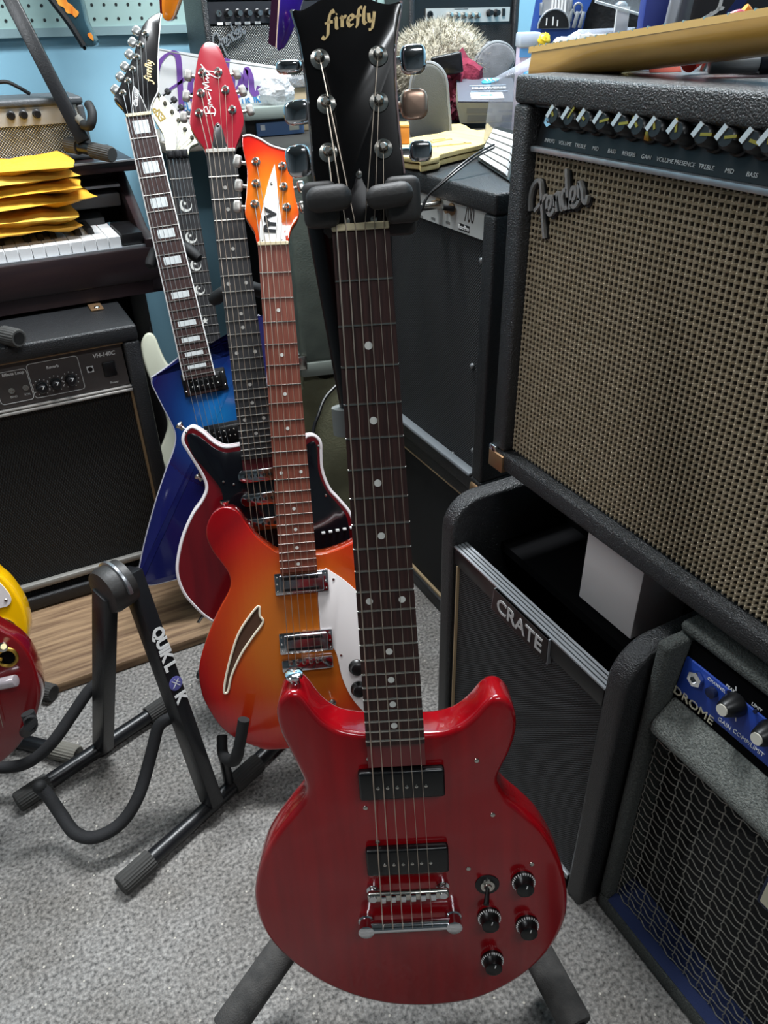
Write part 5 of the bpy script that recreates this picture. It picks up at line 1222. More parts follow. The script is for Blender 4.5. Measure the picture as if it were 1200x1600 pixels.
# ---- fluffy hat
fr = CF(690, 165, 1.78); fr.o.z = .853; fr = Fr(fr.o, _R0, UP)
t = thing('fluffy_hat', 'cream fluffy fur hat heaped among the slippers', 'hat', fr)
cc, rr = Vector((.0, .155, -.05)), (.115, .085, .08)
tp = fr.pix(700, 34, -.03); cc.y = tp.y - .092; cc.x = fr.pix(688, 80, -.03).x
FUR = mat('cream_fur', '#bdb6a4', .9, col2='#938c78', cscale=40, sheen=.5)
lump(cc, (.112, .088, .07), .1, 5).xf(Matrix.Identity(4)).build('hat_body', FUR, t)
random.seed(11); mb = MB()
for k in range(6500):
    a_, z_ = random.uniform(0, 2*math.pi), random.uniform(-.55, 1); r_ = math.sqrt(1-z_*z_); d_ = Vector((r_*math.cos(a_), z_, r_*math.sin(a_)))
    p0 = cc + Vector((d_.x*.112, d_.y*.088, d_.z*.07)); w1 = Vector((random.uniform(-1,1), random.uniform(-.6,1), random.uniform(-1,1)))
    p1 = p0 + d_*.007 + w1*.004; p2 = p1 + d_*.003 + w1*.008; sd_ = d_.cross(w1).normalized()*.0009
    mb.add([p0-sd_, p0+sd_, p1+sd_*.8, p1-sd_*.8, p2], [(0,1,2,3), (3,2,4)])
o = mb.build('fur', FUR, t, smooth=0); o['kind'] = 'stuff'
mb = MB().box(cc.x-.085, cc.x+.085, 0, cc.y-.03, -.1, -.01); mb.build('hat_crown', mat('grey_knit', '#5b5a57', .95, bump=.5, bscale=300), t, bevel=.03, seg=4)
# ---- slippers standing on their heels
GRS = mat('grey_suede', '#77777a', .95, col2='#646467', cscale=30, bump=.3, bscale=400, sheen=.4)
GRD = mat('grey_sole', '#5d5f5c', .95, bump=.4, bscale=500)
PIPG = mat('slipper_piping', '#85888a', .8)
def slipper(pts, px, py, z, h0, th, label, mface, rz=0):
    fr = CF(px, py, z); base = Vector((fr.o.x, fr.o.y, h0)); y = math.radians(rz); fr = Fr(base, _R0*math.cos(y) + _H0*math.sin(y), UP)
    t = thing('slipper', label, 'slipper', fr, 'grey slippers on the bench')
    o = cr([fr.pix(x, y_) for x, y_ in pts], 4)
    MB().prism(o, (0,0,1), .02).build('sole', mface, t, bevel=.006, seg=3)
    c = sum(o, Vector())/len(o)
    rings = [[c + (p-c)*s_ + Vector((0,0,-.02-th*k_)) for p in o] for s_, k_ in ((1.02, 0), (1.03, .35), (.95, .7), (.75, .92), (.4, 1))]
    MB().loft(rings).build('upper', GRS, t)
    MB().tube([p + Vector((0,0,-.006)) for p in o + o[:2]], .004, 8).build('piping', PIPG, t)
    return t
slipper([(641,215),(640,170),(643,130),(652,108),(668,99),(684,104),(696,122),(700,160),(701,215),(670,218)], 670, 215, 1.46, .862, .05, 'grey suede slipper standing upright with its sole forward', GRD)
slipper([(724,150),(738,110),(752,82),(772,67),(792,69),(804,82),(803,100),(785,125),(760,152),(742,158)], 760, 155, 1.78, .90, .05, 'grey fleecy slipper lying tilted behind the boxed pedal', GRS, 25)
# ---- black wallet, maroon cloth
fr = CF(700, 118, 1.645); rz = Matrix.Rotation(math.radians(9), 4, 'Z')
f2 = Fr(fr.o, _R0*math.cos(.16) + UP*math.sin(.16), UP*math.cos(.16) - _R0*math.sin(.16))
t = thing('black_wallet', 'shiny black wallet propped on the maroon cloth', 'wallet', f2)
a, b = f2.pix(676, 112), f2.pix(721, 80)
MB().box(a.x, b.x, 0, b.y, -.022, 0).build('cover', mat('shiny_black', '#0e0e10', .25, bump=.3, bscale=60), t, bevel=.004, seg=3); MB().box(a.x-.018, a.x, .004, b.y-.012, -.02, -.004).build('flap', mat('tan_flap', '#8d8a80', .7), t, bevel=.003)
c = P(722, 140, 1.70); f_ = Fr(Vector((c.x, c.y, .862)), _R0, UP); hh = f_.l(P(725, 90, 1.70)).y
t = thing('maroon_cloth', 'crumpled maroon cloth bag under the black wallet', 'cloth', f_)
lump((-.01, hh*.5, -.01), (.05, hh*.52, .04), .35, 9).build('cloth', mat('maroon_cloth', '#8a2740', .9, col2='#6b1c32', cscale=30, bump=.8, bscale=40, bdist=.01), t)
lump((.005, hh*.3, .022), (.03, hh*.3, .02), .4, 12).build('fold', mat('maroon_dark', '#5a1a2c', .9), t)
# ---- boxed pedal
bl = PZ(719, 193, .862); fr = Fr(bl, _R0, UP*math.cos(.27) - _H0*math.sin(.27))
t = thing('pedal_box', 'cream pedal box with grey top lettered in white, lying on the bench', 'box', fr)
w_ = fr.pix(806, 197).x; h_ = fr.pix(712, 159).y
CRD = mat('cream_card', '#d9d3b4', .6); GRT = mat('grey_box_top', '#5c5d66', .5)
hex_b = [Vector((.0,0,0)), Vector((w_,0,0)), Vector((w_,0,-.13)), Vector((.0,0,-.13))]; hex_t = [Vector((-.008,h_,.006)), Vector((w_+.004,h_-.004,.006)), Vector((w_+.004,h_-.004,-.13)), Vector((-.0,h_,-.13))]
MB().hexa(hex_b, hex_t).build('carton', CRD, t, smooth=0)
MB().hexa([v + Vector((0,.0002,0)) for v in hex_t], [v + Vector((0,.003,0)) for v in hex_t]).build('printed_top', GRT, t, smooth=0)
Rt = Matrix.Rotation(math.radians(-90), 4, 'X')
text('title_lettering', 'MULTIVERSE', .0135, WHITE, t, Matrix.Translation((w_*.53, h_+.0035, -.062)) @ Rt, .0002, shear=.15, off=.0005)
for z_ in (-.045, -.078): MB().box(w_*.2, w_*.86, h_+.0008, h_+.0034, z_-.001, z_+.001).build('title_rule', mat('pale_blue_print', '#bcd3e4', .5), t)
MB().box(w_*.18, w_*.75, h_-.002, h_+.0034, -.038, -.004).build('top_sticker', WHITE, t)
MB().box(w_*.34, w_*.56, h_+.0034, h_+.0037, -.026, -.018).build('sticker_print', mat('cyan_print', '#5fc0dc', .5), t)
lg = MB().lathe((0,0,0), (0,1,0), [(0,.02),(.0025,.02),(.003,.019)], 20).build('oval_logo', mat('cyan_logo', '#38b0d8', .5), t); lg.matrix_local = Matrix.Translation((w_*.6, h_+.001, -.105)) @ Matrix.Rotation(.5, 4, 'Y') @ Matrix.Diagonal((1.1, 1, .55, 1))
for k in (-1, 0, 1): o = MB().box(-.0015, .0015, .0, .0042, -.007, .007).build('logo_mark', WHITE, t); o.matrix_local = Matrix.Translation((w_*.6 + k*.009, h_+.001, -.105)) @ Matrix.Rotation(.4, 4, 'Y')
PG = mat('print_grey', '#a8a492', .7)
MB().box(w_*.1, w_*.55, h_*.5, h_*.82, .0, .0045).build('print_block', PG, t); MB().box(w_*.12, w_*.62, h_*.1, h_*.4, .0, .0025).build('print_block', PG, t); MB().box(w_*.66, w_*.95, h_*.5, h_*.76, 0, .004).build('print_block', PG, t)
for k in range(10): MB().box(w_*.74+k*.0022, w_*.74+k*.0022+.0012, h_*.08, h_*.36, 0, .0026).build('barcode_bar', BLACK, t)
# ---- cream cut-out boards
s8 = lambda l: [(600 + x/5.4545, 150 + y/5.4545) for x, y in l]
CW_ = mat('pale_plywood', '#c9b67e', .6, col2='#bba66c', cscale=1, stretch=(60, 8, 60))
tmpl = s8([(130,375),(250,350),(360,330),(450,320),(520,300),(565,278),(528,250),(560,240),(650,235),(700,250),(740,280),(795,292),(868,285),(866,245),(880,224),(930,275),(920,310),(860,400),(800,420),(640,455),(480,495),(470,520),(310,552),(300,530),(150,515)])
for i, (h_, lb, sh) in enumerate(((.8605, 'pale plywood cut-out board lying on the strip-panel amplifier', (0, 10)), (.8705, 'pale plywood cut-out board with slots, uppermost on the strip-panel amplifier', (0, 0)))):
    o = [PZ(x+sh[0], y+sh[1], h_) for x, y in tmpl]; c = sum(o, Vector())/len(o); f_ = frame_at(c)
    t = thing('cutout_board', lb, 'board', f_, 'cut-out boards')
    MB().prism([p-c for p in o], (0,0,1), .0075).build('board', CW_, t, bevel=.001, seg=1)
    for (xa, ya), (xb, yb) in (((380,440),(740,405)), ((390,405),(570,370)), ((420,380),(520,368))):
        a, b = [PZ(600 + x/5.4545, 150 + y/5.4545 + sh[1], h_) - c for x, y in ((xa, ya), (xb, yb))]
        MB().tube([a, b], .0022, 6).build('slot_groove', mat('groove', '#b49a5e', .8), t)
    for x, y in ((400,388),(455,433),(510,420),(570,412),(505,368),(570,370),(690,398)):
        a = PZ(600 + x/5.4545, 150 + y/5.4545 + sh[1], h_) - c; MB().cyl(a - Vector((0,0,.003)), a + Vector((0,0,.0005)), .0026, n=8).build('drill_hole', BLACKM, t)
fr = CF(629, 212, 1.30); fr.o.z = .871
t = thing('orange_box', 'small orange box beside the pale plywood boards', 'box', Fr(fr.o, _R0, UP)); MB().box(-.035, .012, 0, .026, -.05, 0).build('carton', mat('orange_card', '#d98a34', .6), t, bevel=.002); MB().box(-.035, .012, .026, .030, -.05, .0).build('lid', mat('orange_pale', '#eab45e', .6), t, bevel=.001)
# ---- white slatted keyboard piece in black frame
q = [PZ(750, 250, .855), PZ(792, 277, .855), PZ(808, 209, .892), PZ(775, 200, .892)]
c = (q[0]+q[1])/2; f_ = frame_at(c); n_ = (q[1]-q[0]).cross(q[3]-q[0]).normalized()
if n_.dot(CAM-c) < 0: n_ = -n_
t = thing('slatted_panel', 'white slatted panel in a black frame leaning beside the tan-grille amplifier', 'panel', f_)
E_ = lambda u, v: (q[0]*(1-u)+q[1]*u)*(1-v) + (q[3]*(1-u)+q[2]*u)*v
MB().prism([E_(-.1,-.03)-c, E_(1.08,-.03)-c, E_(1.08,1.06)-c, E_(-.1,1.06)-c], n_, .006).build('frame', BLACK, t)
for k in range(6):
    v0, v1 = .02+k*.155, .02+k*.155+.115
    MB().prism([E_(.02,v0)-c+n_*.005, E_(1,v0)-c+n_*.005, E_(1,v1)-c+n_*.005, E_(.02,v1)-c+n_*.005], n_, .005).build('slat', mat('slat_white', '#c2c2c0', .4), t)
# ---- twin lead from the plug
for i, dx in enumerate((0, 5)):
    p = [P(772, 226+dx, 1.16), P(745, 240+dx, 1.14), P(715, 262+dx, 1.12), P(690, 285+dx*.6, 1.12), P(670, 305, 1.13), P(658, 330-dx, 1.14), P(648, 345, 1.16)]
    tag(MB().tube(p, .0017, 8, 5).build('signal_lead', BLACK), ['thin black lead looping over the strip-panel amplifier, upper of a pair', 'thin black lead looping over the strip-panel amplifier, lower of a pair'][i], 'cable', 'twin leads')

# ---- loose bolt-on neck lying across the big amplifier
MAPLE = mat('amber_maple', '#c79746', .3, col2='#b78838', cscale=1, stretch=(14, 90, 90), coat=.5)
h0 = P(862, 90, .86); h1 = P(1260, 30, .58)
Xn = (h1-h0).normalized(); Zn = (UP - Xn*UP.dot(Xn)).normalized(); up2 = (Zn*.93 + Xn.cross(Zn)*(-.36)).normalized()
up2 = Zn
Yn = Zn.cross(Xn).normalized()
rolla = math.radians(-12); Yr = Yn*math.cos(rolla) + Zn*math.sin(rolla)
fr = Fr(h0, Xn, Yr); NL = (h1-h0).length
t = thing('guitar_neck', 'loose amber maple guitar neck lying across the top of the tan-grille amplifier', 'guitar neck', fr)
# local: X along the neck, Y across, Z fretboard up
rings = []
for k in range(15):
    u = k/14; x = u*NL; hw = .0275 - .006*u; d_ = .0255 if u < .16 else (.0255 - .0035*min(1, (u-.16)/.16)); sq = max(0, 1-(u-.1)/.22) if u > .1 else 1
    row = []
    for j in range(17):
        an = math.pi*j/16; ex = .25*sq + (1-sq)*.9
        row.append(Vector((x, math.copysign(abs(math.cos(an))**ex, math.cos(an))*hw, -d_*abs(math.sin(an))**ex)))
    rings.append(row)
MB().loft(rings).build('neck_back', MAPLE, t, smooth=50)
MB().hexa([(-.006,-.0285,0), (NL,-.0215,0), (NL,.0215,0), (-.006,.0285,0)], [(-.006,-.0285,.006), (NL,-.0215,.006), (NL,.0215,.006), (-.006,.0285,.006)]).build('fretboard', mat('maple_board', '#cfa65c', .35, coat=.4), t)
fs_ = .648
for k in range(22):
    x = fs_*2**(-(22-k)/12) - fs_*2**(-22/12) + .004
    if x < NL: hw = .0285 - .007*x/NL; MB().tube([Vector((x, -hw, .006)), Vector((x, hw, .006))], .0012, 6).build('fret', NICKEL, t)
MB().cyl((.05, 0, -.031), (.05, 0, -.024), .007, n=12).build('heel_screw', BLACK, t)

# ---- things on and behind the big amplifier
HT = 1.001
def on_top(px, py, a, h=HT):
    p = PA(px, py, a); return Vector((p.x, p.y, h))
def upright(px, py, z, base=.853):                      # upright frame facing the camera with its foot on the bench
    p = P(px, py, z); return Fr(Vector((p.x, p.y, base)), _R0, UP)
# plier handles
fr = Fr(on_top(1105, 112, .67), _R0, UP)
t = thing('red_pliers', 'pliers with red plastic handles lying on the tan-grille amplifier', 'pliers', fr)
RP = mat('red_handle', '#e03a2a', .35)
MB().tube([Vector((-.02,.009,0)), Vector((-.005,.016,-.01)), Vector((.02,.024,-.02)), Vector((.04,.028,-.04))], .009, 12, 4).build('handle', RP, t)
MB().tube([Vector((.005,.006,.004)), Vector((.018,.012,-.01)), Vector((.03,.016,-.03)), Vector((.045,.02,-.05))], .007, 12, 4).build('handle', mat('coral_handle', '#e86a52', .4), t)
MB().box(.03, .055, .012, .024, -.09, -.045).build('jaws', NICKEL, t, bevel=.004)
fr = Fr(on_top(1040, 114, .66), _R0, UP)
t = thing('price_card', 'small coral card with a pencil mark on the tan-grille amplifier', 'card', fr)
MB().prism([Vector((-.016,0,0)), Vector((.016,0,0)), Vector((.010,.022,-.012)), Vector((-.020,.022,-.012))], (0,.5,1), .0012).build('card', mat('coral_card', '#e07a68', .7), t)
MB().tube([Vector((-.008,.016,-.0065)), Vector((-.006,.010,-.003)), Vector((.0,.016,-.0065)), Vector((.006,.014,-.0052))], .0006, 5).build('pencil_mark', BLACK, t)
fr = Fr(on_top(1008, 112, .67), _R0, UP); t = thing('red_grip', 'dull red rubber grip beside the coral card', 'tool', fr); lump((0,.012,-.01), (.022,.0125,.012), .12, 4).build('grip', mat('dull_red', '#b5423f', .5), t); MB().cyl((.012,.012,-.01), (.03,.01,-.012), .006, n=10).build('collar', mat('dull_red', '#b5423f'), t)
fr = Fr(on_top(1165, 112, .66), _R0, UP); t = thing('screwdriver', 'silver and black tool handle lying on the tan-grille amplifier', 'tool', fr)
MB().cyl((-.03,.011,-.012), (.012,.011,-.004), .0095, n=16).build('ferrule', SILVER, t, bevel=.002); MB().cyl((.012,.011,-.004), (.05,.012,.004), .0105, n=16).build('grip', mat('navy_grip', '#141a26', .3), t, bevel=.003)
fr = Fr(on_top(955, 116, .68), _R0, UP); t = thing('yellow_leaflet', 'creased yellow leaflet under the loose maple neck', 'leaflet', fr)
MB().prism([Vector((-.03,0,.0)), Vector((.02,0,.01)), Vector((.035,.004,-.03)), Vector((-.01,.004,-.04))], (0,1,0), .0015).build('sheet', mat('yellow_paper', '#e8d44a', .7), t); MB().prism([Vector((-.03,.001,.0)), Vector((.0,.006,.004)), Vector((.01,.010,-.03)), Vector((-.01,.005,-.04))], (0,1,0), .001).build('fold', mat('pale_paper', '#ece6d2', .7), t)
fr = Fr(on_top(1010, 112, .78), _R0, UP); t = thing('parts_tray', 'shallow white parts tray behind the loose maple neck', 'tray', fr)
a, b = fr.pix(915, 112), fr.pix(1070, 112); tp_ = fr.pix(1000, 52).y
MB().box(a.x, b.x, 0, .006, -.05, 0).build('floor', WHITE, t); 
for x in (a.x, b.x-.004): MB().box(x, x+.004, .006, .03, -.05, 0).build('side', WHITE, t)
MB().box(a.x, b.x, .0061, .03, -.05, -.046).build('back', WHITE, t)
# white rule
f2 = upright(985, 70, 1.02, .853); a, b = f2.pix(938, 62), f2.pix(1033, 50)
# ---- clear plastic bag slumped between box and neck
def sheet(name, pts, fr, m, th=.012, seed=1, n=12, bulge=.03):
    random.seed(seed); q = [fr.pix(x, y) for x, y in pts]; N_ = n
    ph = [random.uniform(0, 6) for _ in range(5)]; fv = []; bv = []
    for j in range(N_+1):
        for i in range(N_+1):
            u, v = i/N_, j/N_; p = (q[0]*(1-u)+q[1]*u)*(1-v) + (q[3]*(1-u)+q[2]*u)*v
            if v == 0: p = Vector((p.x, .004, p.z))
            pf = (math.sin(math.pi*u)*math.sin(math.pi*v))**.5 if 0 < u < 1 and 0 < v < 1 else 0
            wv = (math.sin(9*u + 5*v + ph[0]) + math.sin(4*u - 11*v + ph[1]) + .7*math.sin(17*u + ph[2]))*.12
            fv.append(p + Vector((0, 0, (th/2 + bulge*(1+wv))*pf))); bv.append(p - Vector((0, 0, (th/2 + bulge*.6*(1-wv))*pf)))
    k = N_+1; M_ = len(fv); fs = []
    for j in range(N_):
        for i in range(N_): a_ = j*k+i; fs += [(a_, a_+1, a_+k+1, a_+k), (M_+a_+k, M_+a_+k+1, M_+a_+1, M_+a_)]
    return MB().add(fv + bv, fs)
CLR = mat('clear_polythene', '#b9bfcc', .12, alpha=.38, spec=.8, bump=.5, bscale=30, bdist=.01)
fr = upright(840, 150, 1.28, .853)
t = thing('plastic_bag', 'large clear plastic bag slumped behind the loose maple neck', 'bag', fr)
sheet('bag', [(758,130),(905,128),(1000,42),(905,46)], fr, CLR, .01, 5, 14, .03).build('bag_film', CLR, t)
for (x, y, r_, m) in ((842, 108, .012, mat('pink_bead', '#d8315a', .4)), (830, 120, .013, mat('cyan_card', '#2f9fd8', .4)), (878, 66, .011, WHITE), (919, 58, .006, WHITE), (900, 57, .007, WHITE), (839, 84, .006, WHITE)):
    c = fr.pix(x, y, .0); lump((c.x, c.y, 0), (r_*1.3, r_*.7, .008), .2, int(x)).build('content', m, t)
# ---- small sweet box by the bag
fr = upright(832, 110, 1.42, .853); a, b = fr.pix(813, 80), fr.pix(842, 50)
t = thing('sweet_box', 'small pink and blue box with yellow blob beside the blue pack', 'box', fr)
MB().box(a.x, b.x, 0, b.y-.012, -.05, 0).build('carton', mat('lilac_card', '#c9b9cf', .6), t, bevel=.002); MB().box(a.x-.002, b.x+.004, b.y-.024, b.y, -.052, .003).build('lid', mat('lid_white', '#b9c4d6', .5), t, bevel=.003); MB().box(a.x-.0015, b.x, a.y-.01, a.y+.004, .0, .0012).build('band', mat('band_blue', '#5e9bd6', .5), t)
c = fr.pix(850, 64, .004); lump((c.x, c.y, .0), (.012, .013, .01), .2, 2).build('yellow_blob', mat('yellow_toy', '#e8c62e', .4), t)
# ---- blue tool pack on card
fr = upright(880, 60, 1.45, .853)
t = thing('tool_pack', 'blue carded tool set with silver shapes and black dial', 'tool pack', fr)
cardp = [fr.pix(x, y) for x, y in [(825,70),(827,60),(838,0),(842,-60),(930,-60),(925,0),(916,20),(910,48),(908,70)]]; cardp[0].y = cardp[-1].y = 0
MB().prism(cardp, (0,0,1), .006).build('card', mat('tool_blue', '#2a4f9c', .4), t)
MB().prism([fr.pix(x, y, .004) for x, y in [(846,45),(848,0),(852,-30),(888,-30),(890,45)]], (0,0,1), .004).build('silver_panel', mat('silver_print', '#a9abae', .35, .4), t)
c = fr.pix(865, 44, .009); MB().prism([Vector((c.x + .029*math.cos(k*math.pi/16), c.y + .029*math.sin(k*math.pi/16), .009)) for k in range(17)], (0,0,1), .005).build('dial', BLACK, t)
MB().tube([Vector((c.x + .03*math.cos(k*math.pi/16), c.y + .03*math.sin(k*math.pi/16), .0085)) for k in range(17)], .0018, 6).build('dial_rim', SILVER, t)
for x, y, l_ in ((854, 34, .012), (864, 33, .014), (871, 36, .01)): q = fr.pix(x, y, .0095); MB().box(q.x-.001, q.x+.001, q.y-l_/2, q.y+l_/2, .009, .0105).build('dial_mark', PRINTW, t)
for k in range(5): q = fr.pix(863+k*5, 8, .005); MB().box(q.x-.0016, q.x+.0016, q.y-.012, q.y+.012, .004, .0065).build('comb_tooth', WHITE, t)
for i, (x, y) in enumerate(((846, 12), (892, 6), (892, 22))): q = fr.pix(x, y, .005); MB().box(q.x-.003, q.x+.003, q.y-.012, q.y+.008, 0, .006).build('silver_bit', SILVER, t, bevel=.001)
q = fr.pix(903, 14, .004); MB().tube([Vector((q.x + .008*math.cos(a_), q.y + .009*math.sin(a_), .004)) for a_ in [k*math.pi/8 for k in range(18)]], .0022, 6).build('spanner_ring', SILVER, t)
for x in (899, 908): q0_, q1_ = fr.pix(x+4, 18, .005), fr.pix(x-3, 44, .005); bar(MB(), q0_, q1_, .007, .004, (0,0,1)).build('spanner', SILVER, t, bevel=.001)
# ---- black bag and metal bracket, clear blister
fr = upright(945, 60, 1.46, .853); t = thing('black_bag', 'black fabric bag standing behind the plastic bag', 'bag', fr)
o = [fr.pix(x, y) for x, y in [(906,60),(912,10),(925,-40),(1010,-60),(1030,0),(1020,60)]]; o[0].y = o[-1].y = 0; o = [o[0]] + cr(o[1:-1], 3, False) + [o[-1]]; MB().prism(o, (0,0,1), .06).build('bag_body', mat('black_nylon', '#0e0f12', .6, bump=.5, bscale=30, bdist=.01), t, bevel=.015, seg=3)
MB().tube([fr.pix(x, y, .01) for x, y in ((925,-30),(945,-60),(980,-70),(1000,-50))], .004, 8, 4).build('handle', BLACK, t)
fr = upright(967, 45, 1.30, .853); t = thing('metal_bracket', 'small galvanised angle bracket standing by the black bag', 'bracket', fr); a, b = fr.pix(961, 40), fr.pix(975, 10)
MB().box(a.x, a.x+.006, 0, b.y, -.006, 0).build('upright', SILVER, t); MB().box(a.x+.008, b.x+.002, 0, b.y-.012, -.008, .0).build('plate', NICKEL, t, bevel=.001); lump((a.x+.006, b.y, 0), (.011, .008, .008), .1, 3).build('wing_nut', SILVER, t)
fr = upright(1000, 60, 1.22, .853); t = thing('blister_pack', 'clear blister pack tilted against the striped bag', 'blister pack', fr)
MB().box(fr.pix(975, 20).x-.01, fr.pix(975, 20).x+.01, 0, fr.pix(975, 10).y, -.012, -.004).build('backing_tab', WHITE, t)
MB().prism([fr.pix(x, y) for x, y in [(930,2),(1018,28),(1035,-20),(1030,-60),(930,-60)]], (0,0,1), .012).build('blister', mat('clear_blister', '#b8c0c4', .08, alpha=.3, spec=.8), t, bevel=.003)
MB().tube([fr.pix(x, y, .0) for x, y in [(930,2),(1018,28)]], .002, 6).build('rim', mat('clear_rim', '#dfe6e6', .2, alpha=.7), t)
# ---- striped bag and black bag with white figure
fr = upright(1050, 60, 1.12, .853); t = thing('striped_bag', 'navy and pale grey striped bag behind the loose neck', 'bag', fr)
for nm, pts, m, w_ in (('navy_stripe', [(1000,55),(1015,-40),(1060,-60),(1030,55)], '#1f2f7a', 0), ('grey_stripe', [(1018,55),(1050,-10),(1075,-60),(1110,-60),(1065,30),(1055,58)], '#a3a8b0', .004)):
    o = [fr.pix(x, y, w_) for x, y in pts]; o[0].y = o[-1].y = 0; MB().prism(o, (0,0,1), .03).build(nm, mat(nm, m, .5), t, bevel=.004)
fr = upright(1120, 60, 1.06, .853); t = thing('black_bag', 'black and navy bag printed with a white leaping creature behind the loose neck', 'bag', fr)
o = [fr.pix(x, y) for x, y in [(1055,60),(1085,-10),(1105,-70),(1260,-70),(1260,60)]]; o[0].y = o[-1].y = 0; MB().prism(o, (0,0,1), .05).build('bag_body', mat('black_print_bag', '#14141a', .5), t, bevel=.008)
MB().prism([fr.pix(x, y, .001) for x, y in [(1115,45),(1150,0),(1175,-60),(1200,-60),(1165,5),(1130,45)]], (0,0,1), .004).build('navy_band', mat('navy_band', '#1b2a66', .5), t)
mb = MB()
for st in ([(1074,41),(1082,40),(1092,34),(1104,27),(1115,21),(1122,16),(1126,8),(1128,0),(1127,-6)], [(1104,27),(1097,33),(1092,40),(1090,45)], [(1103,28),(1102,36),(1100,42)], [(1122,14),(1129,13),(1131,10)], [(1112,22),(1110,20)]):
    pts = [fr.pix(x, y, .004) for x, y in st]; k0 = len(mb.v); mb.ribbon([(p.x, p.y) for p in pts], .0045, .0006)
    mb.xf(Matrix.Translation((0, 0, .0015)), k0)
mb.build('white_figure', PRINTW, t, smooth=0)
# ---- coloured plastic tools at the right
p_ = on_top(1125, 112, .72); fr = Fr(p_, _R0, UP)
t = thing('coloured_shears', 'shears with pink loop and orange handle standing behind the loose neck', 'shears', fr)
lp_ = [fr.pix(x, y) for x, y in [(1116,41),(1135,28),(1155,20),(1162,26),(1150,36),(1130,42)]]
MB().tube(cr(lp_, 5) + [lp_[0]], .003, 8).build('pink_loop', mat('pink_plastic', '#e0607a', .4), t)
MB().prism(cr(lp_, 4), (0,0,1), .002).build('loop_web', mat('crimson', '#a8203a', .5), t)
MB().tube([fr.pix(x, y, -.006) for x, y in [(1162,14),(1168,22),(1168,40),(1150,80),(1120,112)]], [.0055]*12 + [.006]*9, 10, 5).build('orange_handle', mat('orange_plastic', '#e8932a', .4), t)
MB().tube([fr.pix(x, y, -.004) for x, y in [(1130,44),(1110,80),(1095,111)]], .004, 8, 3).build('blade', NICKEL, t)
fr = Fr(on_top(1192, 112, .70), _R0, UP); t = thing('pink_box', 'pale pink plastic box behind the loose neck', 'box', fr); a, b = fr.pix(1172, 40), fr.pix(1240, 20)
MB().box(a.x, b.x, 0, b.y, -.04, 0).build('body', mat('pale_pink', '#e8b0bf', .4), t, bevel=.008, seg=3); MB().box(a.x-.001, b.x+.001, b.y-.012, b.y-.010, -.041, .001).build('seam', mat('pink_seam', '#c98a9c', .5), t)

# ================================================================== GUITARS HANGING ABOVE
def hanging(label, px, py, z, pts, m, edges, th=.03, extra=None):
    fr = CF(px, py, z); t = thing('hanging_guitar', label, 'guitar', fr)
    ext = []
    for i, (x, y) in enumerate(pts):
        ext.append((x, y)); x2, y2 = pts[(i+1) % len(pts)]
        if y == -60 and y2 == -60: ext += [(x+40, -280), (x+5, -470), (x2-15, -470), (x2-30, -200)]
    o = cr([fr.pix(x, y) for x, y in ext], 4); MB().prism(o, (0,0,1), th).build('body', m, t, bevel=.003, bang=55)
    tp_ = max(o, key=lambda p: p.y)
    MB().cyl((tp_.x, tp_.y-.03, -th/2), (tp_.x, HC-.01-fr.o.z, -th/2), .006, n=10).build('hanger_rod', BLKMET, t)
    for e, m2, r_ in edges: MB().tube([fr.pix(x, y, -.004) for x, y in e], r_, 8, 4).build('edge_binding', m2, t)
    return fr, t
f_, t = hanging('orange-fronted hanging guitar with dark red edge showing only its lower tip', 265, 20, 1.38, [(253,22),(256,30),(262,33),(270,27),(282,-5),(300,-60),(255,-60),(252,0)], mat('orange_lacquer', '#f28a1c', .2, coat=1), [], .03)
MB().prism([f_.pix(x, y, -.001) for x, y in [(250,20),(253,22),(256,-60),(246,-60)]], (0,0,1), .03).build('side', mat('maroon_side', '#5e1712', .3), t)
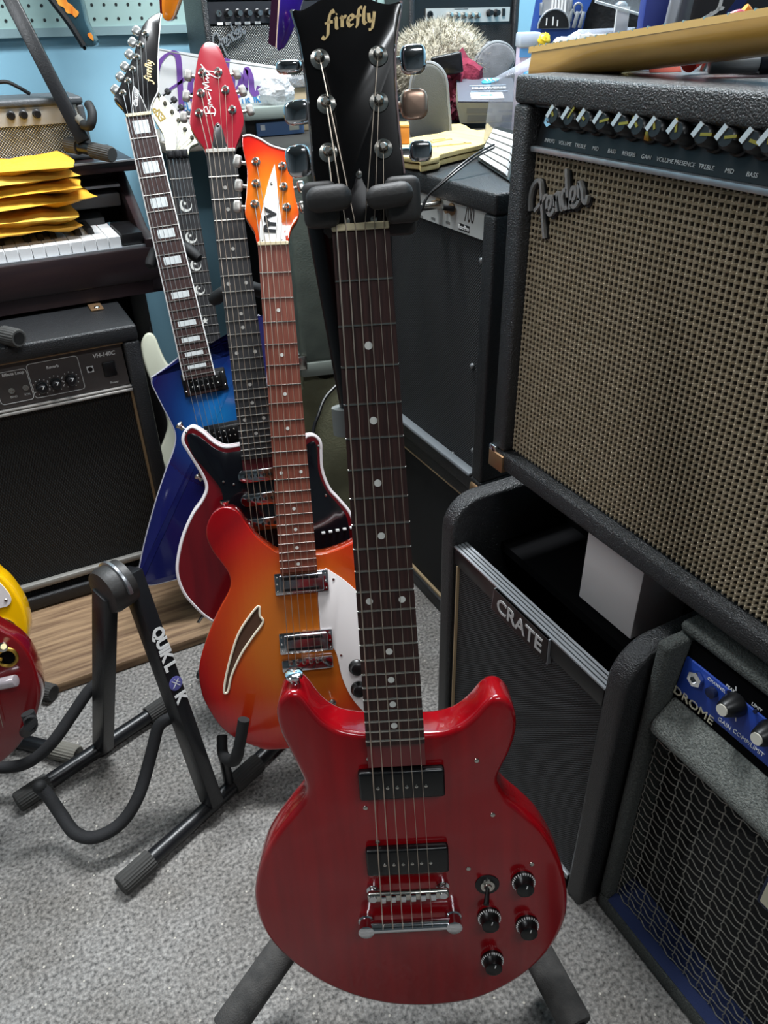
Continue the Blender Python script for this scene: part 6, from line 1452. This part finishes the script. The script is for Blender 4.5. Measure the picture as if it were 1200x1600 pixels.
f_, t = hanging('violet-blue hanging guitar with cream edge showing only its lower tip', 440, 40, 1.30, [(432,74),(440,77),(447,70),(458,45),(470,10),(490,-60),(440,-60),(437,0)], burst('violet_burst', [(0,'#2a2ac0'),(.5,'#3a1fa0'),(1,'#2e1270')], .03, .08, .06, .1), [([(433,75),(436,30),(440,-60)], mat('cream_edge', '#e6c9b4', .4), .003)], .03)
MB().prism([f_.pix(x, y, -.004) for x, y in [(419,68),(432,75),(440,-60),(428,-60)]], (0,0,1), .03).build('side', mat('plum_side', '#33142e', .3), t)
def flame():
    m = bpy.data.materials.new('flame_graphic'); m.use_nodes = True; nt = m.node_tree; b = nt.nodes['Principled BSDF']; N = nt.nodes.new; K = nt.links.new
    tc = N('ShaderNodeTexCoord'); mp = N('ShaderNodeMapping'); mp.inputs['Scale'].default_value = (26, 9, 1); n = N('ShaderNodeTexNoise'); n.inputs['Scale'].default_value = 1.3; n.inputs['Distortion'].default_value = 1.2
    r = N('ShaderNodeValToRGB'); e = r.color_ramp.elements; e[0].position = .3; e[0].color = lin('#d8561a'); e[1].position = .62; e[1].color = lin('#f2b04a')
    K(tc.outputs['Object'], mp.inputs[0]); K(mp.outputs[0], n.inputs['Vector']); K(n.outputs['Fac'], r.inputs[0]); K(r.outputs[0], b.inputs['Base Color']); b.inputs['Roughness'].default_value = .3
    return m
f_, t = hanging('dark hanging guitar tip with orange flame graphics against the pegboard', 120, 40, 1.53, [(132,70),(138,73),(147,72),(148,64),(140,48),(130,20),(122,-60),(60,-60),(82,0),(110,35)], mat('slate_lacquer', '#2c4650', .25, coat=.6), [([(132,72),(110,37),(82,0),(70,-20)], BLACK, .008)], .03)
FL = flame()
MB().prism(cr([f_.pix(x, y, .001) for x, y in [(88,0),(92,8),(100,12),(104,20),(112,22),(117,27),(121,25),(123,19),(117,14),(112,8),(104,2),(100,-10),(80,-40),(76,-20)]], 3), (0,0,1), .001).build('flame_graphic', FL, t)
MB().prism(cr([f_.pix(x, y, .001) for x, y in [(137,53),(138,57),(142,61),(146,64),(145,57),(141,51)]], 3), (0,0,1), .001).build('flame_graphic', FL, t)
c = f_.pix(132, 75, -.01); MB().sph((c.x, c.y, -.01), .004, 10, 6).build('strap_button', BLACK, t)
